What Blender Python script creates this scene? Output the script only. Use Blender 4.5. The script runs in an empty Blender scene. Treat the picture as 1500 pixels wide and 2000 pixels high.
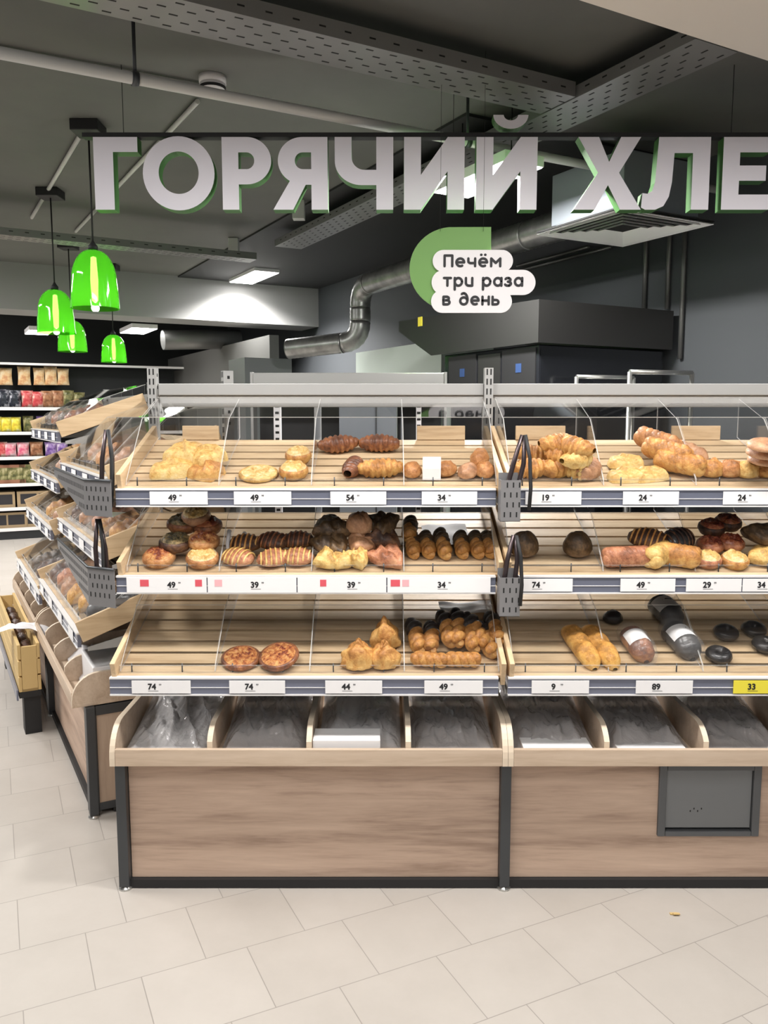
import bpy, bmesh, math, random
from math import sin, cos, tan, pi, radians, atan, atan2, hypot, sqrt
from mathutils import Vector, Matrix, noise
random.seed(7)
sc = bpy.context.scene
col = sc.collection

# ------------------------------------------------------------------ camera
F_PX, CAM_Z = 1600.0, 1.53
TILT = atan(185 / F_PX)
cam = bpy.data.cameras.new('camera')
cam.sensor_fit = 'VERTICAL'; cam.sensor_height = 36; cam.lens = 36 * F_PX / 2000
cam.clip_start = .05; cam.clip_end = 80
camo = bpy.data.objects.new('camera', cam); col.objects.link(camo)
camo.location = (0, 0, CAM_Z); camo.rotation_euler = (pi / 2 - TILT, 0, 0)
sc.camera = camo
# ------------------------------------------------------------------ world, view, light
sc.view_settings.view_transform = 'Standard'; sc.view_settings.look = 'None'
sc.view_settings.exposure = 0.8; sc.view_settings.gamma = 1
sc.view_settings.use_curve_mapping = False
sc.cycles.transparent_max_bounces = 32
sc.cycles.max_bounces = 10
w = bpy.data.worlds.new('world'); sc.world = w; w.use_nodes = True
bg = w.node_tree.nodes['Background']; bg.inputs[0].default_value = (1, .97, .94, 1); bg.inputs[1].default_value = .16

def area(name, loc, size, watts, rot=(0, 0, 0), colr=(1, .975, .95), spread=180):
    l = bpy.data.lights.new(name, 'AREA'); l.shape = 'RECTANGLE'; l.size, l.size_y = size
    l.energy = watts; l.color = colr; l.spread = radians(spread)
    o = bpy.data.objects.new(name, l); col.objects.link(o); o.location = loc; o.rotation_euler = rot
    return o
GR = radians(28.9)                       # the building's grid is turned by this much against the front display
UD = Vector((cos(GR), sin(GR), 0))       # along the soffit
DD = Vector((-sin(GR), cos(GR), 0))      # into the shop
# ------------------------------------------------------------------ pixel helpers (photo frame 1500 x 2000)
def ray(px, py):
    x = (px - 750) / F_PX; y = -(py - 1000) / F_PX
    return Vector((x, cos(TILT) + y * sin(TILT), -sin(TILT) + y * cos(TILT)))
ORG = Vector((0, 0, CAM_Z))
def at_y(px, py, Y): r = ray(px, py); return ORG + r * (Y / r.y)
def at_z(px, py, Z): r = ray(px, py); return ORG + r * ((Z - CAM_Z) / r.z)
def at_plane(px, py, P, N): r = ray(px, py); return ORG + r * ((P - ORG).dot(N) / r.dot(N))

KL = at_z(948, 354, 2.655)
area('shop_ceiling_light', (-.75, 1.95, 2.74), (1.0, .25), 22, (0, 0, 0))
area('shop_ceiling_light', (.85, 1.95, 2.74), (1.0, .25), 23, (0, 0, 0))
area('shop_ceiling_light', (2.2, 1.9, 2.74), (.8, .25), 15, (0, 0, 0))
area('shop_ceiling_light', (-1.3, .2, 2.93), (.3, 1.5), 18, (0, 0, GR))
area('shop_ceiling_light', (.6, .2, 2.74), (.3, 1.4), 16, (0, 0, GR))
area('shop_ceiling_light', (.4, -1.6, 2.93), (.3, 1.5), 15, (0, 0, GR))
area('aisle_ceiling_light', (-3.3, 3.2, 2.93), (.3, 1.5), 62, (0, 0, GR))
area('aisle_ceiling_light', (-4.6, 5.9, 2.93), (.3, 1.5), 60, (0, 0, GR))
area('aisle_ceiling_light', (-5.7, 8.6, 2.9), (.5, 1.5), 70, (0, 0, GR))
area('kitchen_ceiling_light', tuple(KL), (.15, .5), 50, (0, 0, GR))

# ------------------------------------------------------------------ materials
MATS = {}
def new_mat(name):
    m = bpy.data.materials.new(name); m.use_nodes = True
    nt = m.node_tree; MATS[name] = m
    return m, nt, nt.nodes['Principled BSDF']
def plain(name, c, rough=.5, metal=0, spec=.5, coat=0):
    m, nt, b = new_mat(name)
    b.inputs['Base Color'].default_value = (*c, 1); b.inputs['Roughness'].default_value = rough
    b.inputs['Metallic'].default_value = metal; b.inputs['Specular IOR Level'].default_value = spec
    b.inputs['Coat Weight'].default_value = coat; b.inputs['Coat Roughness'].default_value = .1
    return m
def ramp(nt, fac, stops):
    r = nt.nodes.new('ShaderNodeValToRGB'); e = r.color_ramp.elements
    e[0].position, e[0].color = stops[0][0], (*stops[0][1], 1)
    e[1].position, e[1].color = stops[-1][0], (*stops[-1][1], 1)
    for p, c in stops[1:-1]:
        n = e.new(p); n.color = (*c, 1)
    nt.links.new(fac, r.inputs[0]); return r.outputs[0]
def coords(nt, scale=(1, 1, 1), rot=(0, 0, 0), kind='Object'):
    t = nt.nodes.new('ShaderNodeTexCoord'); mp = nt.nodes.new('ShaderNodeMapping')
    mp.inputs['Scale'].default_value = scale; mp.inputs['Rotation'].default_value = rot
    nt.links.new(t.outputs[kind], mp.inputs[0]); return mp.outputs[0]
def noise_tex(nt, vec, scale=1, detail=4, rough=.55, dist=0):
    n = nt.nodes.new('ShaderNodeTexNoise'); n.inputs['Scale'].default_value = scale
    n.inputs['Detail'].default_value = detail; n.inputs['Roughness'].default_value = rough
    n.inputs['Distortion'].default_value = dist
    nt.links.new(vec, n.inputs['Vector']); return n.outputs[0]
def bump(nt, b, h, strength=.3, dist=.01):
    n = nt.nodes.new('ShaderNodeBump'); n.inputs['Strength'].default_value = strength; n.inputs['Distance'].default_value = dist
    nt.links.new(h, n.inputs['Height']); nt.links.new(n.outputs[0], b.inputs['Normal'])
def wood(name, cols, stretch, rough=.5):
    m, nt, b = new_mat(name)
    v = coords(nt, stretch)
    a = noise_tex(nt, v, 1, 7, .62, .6)
    v2 = coords(nt, tuple(s * 4 for s in stretch)); a2 = noise_tex(nt, v2, 1, 3, .6)
    mx = nt.nodes.new('ShaderNodeMix'); mx.data_type = 'FLOAT'; mx.inputs[0].default_value = .3
    nt.links.new(a, mx.inputs[2]); nt.links.new(a2, mx.inputs[3])
    c = ramp(nt, mx.outputs[0], [(.33, cols[0]), (.5, cols[1]), (.68, cols[2])])
    nt.links.new(c, b.inputs['Base Color']); b.inputs['Roughness'].default_value = rough
    return m
OAK = ((.33, .22, .16), (.55, .395, .30), (.67, .50, .385))
wood('oak_front', OAK, (1.3, 30, 16))
wood('oak_side', ((.36, .26, .19), (.47, .35, .26), (.55, .42, .32)), (14, 14, 1.6))
wood('oak_tray', ((.47, .35, .25), (.58, .45, .335), (.65, .52, .4)), (2, 30, 24))
wood('pine_slat', ((.40, .27, .15), (.56, .41, .25), (.66, .51, .33)), (2.2, 26, 26))
wood('pine_board', ((.52, .36, .2), (.66, .48, .29), (.74, .57, .36)), (26, 2.2, 26))
plain('oak_edge', (.72, .60, .46), .5)
plain('dark_metal', (.075, .08, .086), .42, .6)
plain('black', (.012, .012, .013), .6)
plain('grey_metal', (.40, .40, .39), .45, .3)
plain('slotted_grey', (.27, .265, .27), .45, .45)
plain('slot', (.01, .01, .01), .8)
plain('steel', (.62, .62, .60), .28, .9)
plain('rail_blue', (.19, .205, .27), .3, .35)
plain('rail_white', (.8, .79, .78), .35)
plain('white', (.82, .80, .81), .45)
plain('vent_white', (.93, .93, .92), .5)
plain('paper', (.86, .85, .85), .7)
plain('ink', (.015, .015, .018), .6)
plain('stamp_red', (.72, .1, .13), .6)
plain('stamp_pink', (.85, .45, .48), .6)
plain('tag_yellow', (.85, .74, .06), .55)
plain('hatch_grey', (.21, .22, .23), .42, .2)
plain('hatch_frame', (.12, .125, .132), .45, .2)
plain('ceiling_paint', (.115, .115, .108), .8)
plain('pipe_paint', (.56, .56, .54), .4)
plain('kitchen_wall', (.060, .066, .072), .7)
plain('kitchen_black', (.022, .023, .024), .7)
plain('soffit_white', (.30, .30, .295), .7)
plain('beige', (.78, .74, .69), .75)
plain('sign_green', (.05, .17, .035), .5)
plain('plate_green', (.15, .33, .075), .5)
plain('sign_face', (.80, .78, .85), .35)
plain('hood_steel', (.045, .044, .043), .32, .5)
plain('oven_black', (.012, .013, .016), .15)
plain('panel_mint', (.60, .68, .62), .5)
plain('steel_blue', (.27, .295, .33), .35, .4)
plain('rack_black', (.014, .016, .018), .5)
plain('cord', (.01, .01, .01), .6)
plain('galvanised_dark', (.15, .15, .145), .4, .55)
plain('tray_zinc', (.25, .25, .245), .38, .45)
plain('display_blue', (.03, .06, .16), .3)
plain('crate_wood', (.62, .44, .19), .6)
plain('paper_kraft', (.36, .24, .16), .7)
plain('tongs_metal', (.085, .065, .068), .3, .7)

def galvanised():
    m, nt, b = new_mat('galvanised')
    a = noise_tex(nt, coords(nt, (9, 9, 9)), 1, 4)
    nt.links.new(ramp(nt, a, [(.3, (.25, .25, .245)), (.7, (.5, .5, .49))]), b.inputs['Base Color'])
    b.inputs['Metallic'].default_value = .8; b.inputs['Roughness'].default_value = .35
galvanised()
def concrete():
    m, nt, b = new_mat('ceiling_concrete')
    a = noise_tex(nt, coords(nt, (.6, .6, .6)), 1, 6, .6)
    nt.links.new(ramp(nt, a, [(.3, (.095, .096, .090)), (.7, (.15, .15, .138))]), b.inputs['Base Color'])
    b.inputs['Roughness'].default_value = .75
concrete()
def floor_mat():
    m, nt, b = new_mat('floor_tile')
    v = coords(nt, (1, 1, 1), (0, 0, radians(-25.5)))
    br = nt.nodes.new('ShaderNodeTexBrick')
    br.offset = .4; br.inputs['Scale'].default_value = 1
    br.inputs['Brick Width'].default_value = .298; br.inputs['Row Height'].default_value = .272
    br.inputs['Mortar Size'].default_value = .0016; br.inputs['Mortar Smooth'].default_value = .3
    br.inputs['Color1'].default_value = (.455, .42, .38, 1); br.inputs['Color2'].default_value = (.485, .45, .41, 1)
    br.inputs['Mortar'].default_value = (.30, .275, .25, 1)
    nt.links.new(v, br.inputs['Vector'])
    a = noise_tex(nt, coords(nt, (3, 3, 3)), 1, 8, .7)
    mx = nt.nodes.new('ShaderNodeMix'); mx.data_type = 'RGBA'; mx.blend_type = 'MULTIPLY'; mx.inputs[0].default_value = .35
    nt.links.new(br.outputs[0], mx.inputs[6]); nt.links.new(ramp(nt, a, [(.3, (.75, .74, .72)), (.65, (1, 1, 1))]), mx.inputs[7])
    nt.links.new(mx.outputs[2], b.inputs['Base Color']); b.inputs['Roughness'].default_value = .42
floor_mat()
def schlick(nt, base):
    # reflectance from the angle of view, the same from both sides of a thin sheet
    lw = nt.nodes.new('ShaderNodeLayerWeight'); lw.inputs[0].default_value = .5
    pw_ = nt.nodes.new('ShaderNodeMath'); pw_.operation = 'POWER'; pw_.inputs[1].default_value = 5
    ma = nt.nodes.new('ShaderNodeMath'); ma.operation = 'MULTIPLY_ADD'; ma.inputs[1].default_value = 1 - base; ma.inputs[2].default_value = base
    nt.links.new(lw.outputs['Facing'], pw_.inputs[0]); nt.links.new(pw_.outputs[0], ma.inputs[0]); return ma.outputs[0]
def acrylic(name, tint=(.97, .97, .97), base=.035, edge=False):
    m, nt, b = new_mat(name); nt.nodes.remove(b)
    out = nt.nodes['Material Output']
    tr = nt.nodes.new('ShaderNodeBsdfTransparent'); tr.inputs[0].default_value = (*tint, 1)
    mx = nt.nodes.new('ShaderNodeMixShader')
    if edge:
        gl = nt.nodes.new('ShaderNodeBsdfDiffuse'); gl.inputs[0].default_value = (.8, .8, .78, 1); mx.inputs[0].default_value = .5
    else:
        gl = nt.nodes.new('ShaderNodeBsdfGlossy'); gl.inputs['Roughness'].default_value = .02
        nt.links.new(schlick(nt, base), mx.inputs[0])
    nt.links.new(tr.outputs[0], mx.inputs[1]); nt.links.new(gl.outputs[0], mx.inputs[2]); nt.links.new(mx.outputs[0], out.inputs[0])
acrylic('acrylic'); acrylic('acrylic_edge', edge=True)
def film(name, c, opac, rough=.12):
    m, nt, b = new_mat(name)
    b.inputs['Base Color'].default_value = (*c, 1); b.inputs['Roughness'].default_value = rough
    b.inputs['Specular IOR Level'].default_value = .9
    b.inputs['Alpha'].default_value = opac
    v_ = coords(nt, (16, 9, 16)); bump(nt, b, noise_tex(nt, v_, 1, 3, .5, 2.2), .55, .02)
film('bag_film', (.58, .55, .54), .66, .1); film('clear_film', (.6, .6, .6), .1); film('grey_film', (.72, .70, .70), .74, .12)
def green_glass():
    m, nt, b = new_mat('green_glass'); nt.nodes.remove(b); out = nt.nodes['Material Output']
    tr = nt.nodes.new('ShaderNodeBsdfTransparent'); tr.inputs[0].default_value = (.16, .8, .06, 1)
    tl = nt.nodes.new('ShaderNodeBsdfTranslucent'); tl.inputs[0].default_value = (.06, .36, .012, 1)
    gl = nt.nodes.new('ShaderNodeBsdfGlossy'); gl.inputs[0].default_value = (.9, 1, .9, 1); gl.inputs['Roughness'].default_value = .05
    m1 = nt.nodes.new('ShaderNodeMixShader'); m1.inputs[0].default_value = .62
    m2 = nt.nodes.new('ShaderNodeMixShader')
    nt.links.new(tr.outputs[0], m1.inputs[1]); nt.links.new(tl.outputs[0], m1.inputs[2])
    nt.links.new(schlick(nt, .05), m2.inputs[0]); nt.links.new(m1.outputs[0], m2.inputs[1]); nt.links.new(gl.outputs[0], m2.inputs[2])
    nt.links.new(m2.outputs[0], out.inputs[0])
green_glass()
def emit(name, c, s):
    m, nt, b = new_mat(name)
    b.inputs['Base Color'].default_value = (.8, .8, .8, 1)
    b.inputs['Emission Color'].default_value = (*c, 1); b.inputs['Emission Strength'].default_value = s
emit('led', (1, .98, .95), 14); emit('bulb', (.93, 1, .8), 9)
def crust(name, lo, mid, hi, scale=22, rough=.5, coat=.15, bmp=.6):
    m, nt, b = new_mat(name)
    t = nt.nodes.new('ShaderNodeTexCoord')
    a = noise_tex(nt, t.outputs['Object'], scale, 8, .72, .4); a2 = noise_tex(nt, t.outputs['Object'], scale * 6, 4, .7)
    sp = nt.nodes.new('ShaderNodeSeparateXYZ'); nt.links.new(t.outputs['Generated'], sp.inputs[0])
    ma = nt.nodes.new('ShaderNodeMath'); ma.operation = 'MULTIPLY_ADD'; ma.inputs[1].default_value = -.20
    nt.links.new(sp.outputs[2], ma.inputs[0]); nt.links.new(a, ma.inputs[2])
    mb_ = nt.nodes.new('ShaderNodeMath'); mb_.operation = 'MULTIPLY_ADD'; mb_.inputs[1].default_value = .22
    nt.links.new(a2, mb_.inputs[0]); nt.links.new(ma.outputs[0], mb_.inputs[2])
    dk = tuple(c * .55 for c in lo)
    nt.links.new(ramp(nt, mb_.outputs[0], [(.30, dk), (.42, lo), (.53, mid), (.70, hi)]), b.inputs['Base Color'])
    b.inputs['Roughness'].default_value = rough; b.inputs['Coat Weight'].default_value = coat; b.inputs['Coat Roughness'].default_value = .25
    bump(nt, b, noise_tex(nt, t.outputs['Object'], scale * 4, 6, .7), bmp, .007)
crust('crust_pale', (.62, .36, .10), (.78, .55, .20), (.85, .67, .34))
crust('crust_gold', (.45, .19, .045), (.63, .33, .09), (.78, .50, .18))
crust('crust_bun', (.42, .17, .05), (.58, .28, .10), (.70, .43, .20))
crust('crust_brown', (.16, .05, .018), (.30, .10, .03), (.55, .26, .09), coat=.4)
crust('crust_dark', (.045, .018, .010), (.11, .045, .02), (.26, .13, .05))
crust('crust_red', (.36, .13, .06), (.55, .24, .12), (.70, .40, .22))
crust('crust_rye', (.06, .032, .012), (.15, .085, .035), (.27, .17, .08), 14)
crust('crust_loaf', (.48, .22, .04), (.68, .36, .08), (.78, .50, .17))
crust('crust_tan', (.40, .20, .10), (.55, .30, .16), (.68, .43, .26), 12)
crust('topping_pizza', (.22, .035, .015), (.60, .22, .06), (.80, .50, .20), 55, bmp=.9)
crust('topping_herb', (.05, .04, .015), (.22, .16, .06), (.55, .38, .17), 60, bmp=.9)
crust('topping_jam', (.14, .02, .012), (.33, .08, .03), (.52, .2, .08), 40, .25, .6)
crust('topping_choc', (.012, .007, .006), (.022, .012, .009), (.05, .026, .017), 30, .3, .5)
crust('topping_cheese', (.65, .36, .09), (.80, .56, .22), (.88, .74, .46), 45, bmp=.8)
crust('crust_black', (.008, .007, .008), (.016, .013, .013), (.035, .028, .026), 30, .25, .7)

# ------------------------------------------------------------------ mesh builder
class MB:
    def __init__(s): s.v = []; s.f = []; s.m = []; s.sm = []
    def add(s, vs, fs, mat=0, smooth=False):
        o = len(s.v); s.v += [Vector(p) for p in vs]
        for f in fs: s.f.append([i + o for i in f]); s.m.append(mat); s.sm.append(smooth)
        return s
    def box(s, a, b, mat=0, M=None):
        (x0, y0, z0), (x1, y1, z1) = a, b
        vs = [(x0, y0, z0), (x1, y0, z0), (x1, y1, z0), (x0, y1, z0), (x0, y0, z1), (x1, y0, z1), (x1, y1, z1), (x0, y1, z1)]
        if M is not None: vs = [M @ Vector(p) for p in vs]
        return s.add(vs, [(0, 3, 2, 1), (4, 5, 6, 7), (0, 1, 5, 4), (1, 2, 6, 5), (2, 3, 7, 6), (3, 0, 4, 7)], mat)
    def prism(s, poly, axis, a, b, mat=0, edge=None, M=None):
        # polygon extruded along an axis; edge = material of the rim
        def P(u, v, t):
            p = {'x': (t, u, v), 'y': (u, t, v), 'z': (u, v, t)}[axis]
            return M @ Vector(p) if M is not None else Vector(p)
        n = len(poly); vs = [P(u, v, a) for u, v in poly] + [P(u, v, b) for u, v in poly]
        o = len(s.v); s.v += vs
        for f in ([list(range(n))[::-1], list(range(n, 2 * n))]): s.f.append([i + o for i in f]); s.m.append(mat); s.sm.append(False)
        for i in range(n):
            j = (i + 1) % n; s.f.append([o + i, o + j, o + n + j, o + n + i]); s.m.append(mat if edge is None else edge); s.sm.append(False)
        return s
    def slab(s, p, th, mat=0, edge=1):
        # four corners, thickness along their normal
        p = [Vector(q) for q in p]; n = (p[1] - p[0]).cross(p[3] - p[0]).normalized() * th / 2
        vs = [q - n for q in p] + [q + n for q in p]
        s.add(vs, [(0, 3, 2, 1), (4, 5, 6, 7)], mat)
        o = len(s.v) - 8
        for i in range(4):
            j = (i + 1) % 4; s.f.append([o + i, o + j, o + 4 + j, o + 4 + i]); s.m.append(edge); s.sm.append(False)
        return s
    def tube(s, pts, r, n=10, mat=0, cap=True, smooth=True):
        pts = [Vector(p) for p in pts]; rs = r if isinstance(r, (list, tuple)) else [r] * len(pts)
        t0 = (pts[1] - pts[0]).normalized()
        up = Vector((0, 0, 1)) if abs(t0.z) < .9 else Vector((1, 0, 0))
        a = t0.cross(up).normalized(); o = len(s.v)
        for i, p in enumerate(pts):
            t = ((pts[min(i + 1, len(pts) - 1)] - pts[max(i - 1, 0)])).normalized()
            a = (a - t * a.dot(t)).normalized(); b = t.cross(a)
            for k in range(n):
                an = 2 * pi * k / n; s.v.append(p + (a * cos(an) + b * sin(an)) * rs[i])
        for i in range(len(pts) - 1):
            for k in range(n):
                k2 = (k + 1) % n
                s.f.append([o + i * n + k, o + i * n + k2, o + (i + 1) * n + k2, o + (i + 1) * n + k]); s.m.append(mat); s.sm.append(smooth)
        if cap:
            s.f.append([o + k for k in range(n)][::-1]); s.m.append(mat); s.sm.append(False)
            e = o + (len(pts) - 1) * n; s.f.append([e + k for k in range(n)]); s.m.append(mat); s.sm.append(False)
        return s
    def lathe(s, prof, n=24, mat=0, c=(0, 0, 0), smooth=True, closed=False):
        o = len(s.v); c = Vector(c)
        for r, z in prof:
            for k in range(n):
                an = 2 * pi * k / n; s.v.append(c + Vector((r * cos(an), r * sin(an), z)))
        for i in range(len(prof) - 1):
            for k in range(n):
                k2 = (k + 1) % n
                s.f.append([o + i * n + k, o + i * n + k2, o + (i + 1) * n + k2, o + (i + 1) * n + k]); s.m.append(mat); s.sm.append(smooth)
        for i, rev in ((0, True), (len(prof) - 1, False)):
            if closed:
                f = [o + i * n + k for k in range(n)]; s.f.append(f[::-1] if rev else f); s.m.append(mat); s.sm.append(False)
        return s
    def grid(s, fn, nu, nv, mat=0, smooth=True, wrap=False):
        o = len(s.v); cu = nu if wrap else nu + 1
        for j in range(nv + 1):
            for i in range(cu): s.v.append(Vector(fn(i / nu, j / nv)))
        for j in range(nv):
            for i in range(nu):
                i2 = (i + 1) % cu
                s.f.append([o + j * cu + i, o + j * cu + i2, o + (j + 1) * cu + i2, o + (j + 1) * cu + i]); s.m.append(mat); s.sm.append(smooth)
        return s
    def build(s, name, mats, parent=None, bevel=0, merge=False):
        me = bpy.data.meshes.new(name); me.from_pydata([tuple(p) for p in s.v], [], s.f)
        for mt in (mats if isinstance(mats, (list, tuple)) else [mats]): me.materials.append(MATS[mt])
        for p, mi, sm in zip(me.polygons, s.m, s.sm): p.material_index = mi; p.use_smooth = sm
        if merge:
            b = bmesh.new(); b.from_mesh(me); bmesh.ops.remove_doubles(b, verts=b.verts, dist=1e-5); b.to_mesh(me); b.free()
        me.update()
        o = bpy.data.objects.new(name, me); col.objects.link(o)
        if parent is not None: o.parent = parent
        if bevel:
            bv = o.modifiers.new('bevel', 'BEVEL'); bv.width = bevel; bv.segments = 2; bv.limit_method = 'ANGLE'
        return o
def tag(o, label, cat, group=None):
    o['label'] = label; o['category'] = cat
    if group: o['group'] = group
    return o
def thing(name, label, cat, loc=(0, 0, 0), rz=0, group=None):
    o = bpy.data.objects.new(name, None); col.objects.link(o); o.empty_display_size = .1
    o.location = loc; o.rotation_euler = (0, 0, rz)
    return tag(o, label, cat, group)
def struct(name, mb, m):
    o = mb.build(name, m); o['kind'] = 'structure'; return o
def text_mb(mb, body, size, cx, base, y, mat=0, bold=.012, align='CENTER', bx=1, depth=0):
    # flat lettering in the xz plane, facing -y, in the face's own coordinates
    c = bpy.data.curves.new('lettering', 'FONT'); c.body = body; c.size = size; c.align_x = align; c.resolution_u = 4
    o = bpy.data.objects.new('lettering', c); col.objects.link(o)
    dg = bpy.context.evaluated_depsgraph_get(); me = bpy.data.meshes.new_from_object(o.evaluated_get(dg))
    vs = [v.co.copy() for v in me.vertices]; fs = [list(p.vertices) for p in me.polygons]
    bpy.data.objects.remove(o); bpy.data.curves.remove(c); bpy.data.meshes.remove(me)
    r = bold * size
    offs = [(0, 0)] + ([(r * cos(k * pi / 4), r * sin(k * pi / 4)) for k in range(8)] if bold else [])
    for q, (dx, dy) in enumerate(offs):
        mb.add([(cx + v.x * bx + dx, y - q * .00002, base + v.y + dy) for v in vs], fs, mat)
    return mb
def filled(contours, depth, y0, scale=1):
    # 2D outlines with holes -> extruded solid in the xz plane; front at y0
    c = bpy.data.curves.new('outline', 'CURVE'); c.dimensions = '2D'; c.fill_mode = 'BOTH'; c.extrude = depth / 2
    for pts in contours:
        sp = c.splines.new('POLY'); sp.points.add(len(pts) - 1); sp.use_cyclic_u = True
        for p, q in zip(sp.points, pts): p.co = (q[0] * scale, q[1] * scale, 0, 1)
    o = bpy.data.objects.new('outline', c); col.objects.link(o)
    dg = bpy.context.evaluated_depsgraph_get(); me = bpy.data.meshes.new_from_object(o.evaluated_get(dg))
    mb = MB(); vs = [(v.co.x, y0 + depth / 2 - v.co.z, v.co.y) for v in me.vertices]
    mb.v = [Vector(v) for v in vs]
    for p in me.polygons:
        n = p.normal; mb.f.append(list(p.vertices)); mb.sm.append(False); mb.m.append(0 if n.z > .9 else 1)
    bpy.data.objects.remove(o); bpy.data.curves.remove(c); bpy.data.meshes.remove(me)
    return mb
def N3(p, s=1.0): return noise.noise(Vector(p) * s)

# ------------------------------------------------------------------ the setting
struct('floor', MB().add([(-14, -5, 0), (9, -5, 0), (9, 18, 0), (-14, 18, 0)], [(0, 1, 2, 3)]), 'floor_tile')
struct('ceiling', MB().add([(-14, -5, 3), (9, -5, 3), (9, 18, 3), (-14, 18, 3)], [(3, 2, 1, 0)]), 'ceiling_concrete')
def gbox(mb, P, a0, a1, b0, b1, z0, z1, mat=0):
    # a box in the building's grid: a along UD, b along DD from the point P
    M = Matrix.Translation((P[0], P[1], 0)) @ Matrix.Rotation(GR, 4, 'Z')
    return mb.box((a0, b0, z0), (a1, b1, z1), mat, M)
WR = (2.07, 4.47)        # a point on the kitchen's side wall
HC = (.828, 4.477)       # the hood's near corner
struct('ceiling_kitchen', gbox(MB(), (1.17, 2.77), .0, 3, 1.6, 9, 2.985, 2.999), 'kitchen_black')
struct('wall_right', gbox(MB(), WR, 0, .15, -3.5, 11, 0, 3), 'kitchen_wall')
struct('wall_back', gbox(MB(), (-5.02, 10.95), -6, 12, 0, .2, 0, 3), 'kitchen_black')
struct('wall_kitchen', gbox(MB(), (-.65, 9.63), .0, 3.2, 0, .15, 0, 3), 'kitchen_black')
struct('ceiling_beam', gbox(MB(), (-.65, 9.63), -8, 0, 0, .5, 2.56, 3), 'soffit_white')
struct('ceiling_drop', gbox(MB(), (.573, 2.568), -1.5, 4, -1.4, 0, 2.75, 2.998), 'beige')

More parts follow.
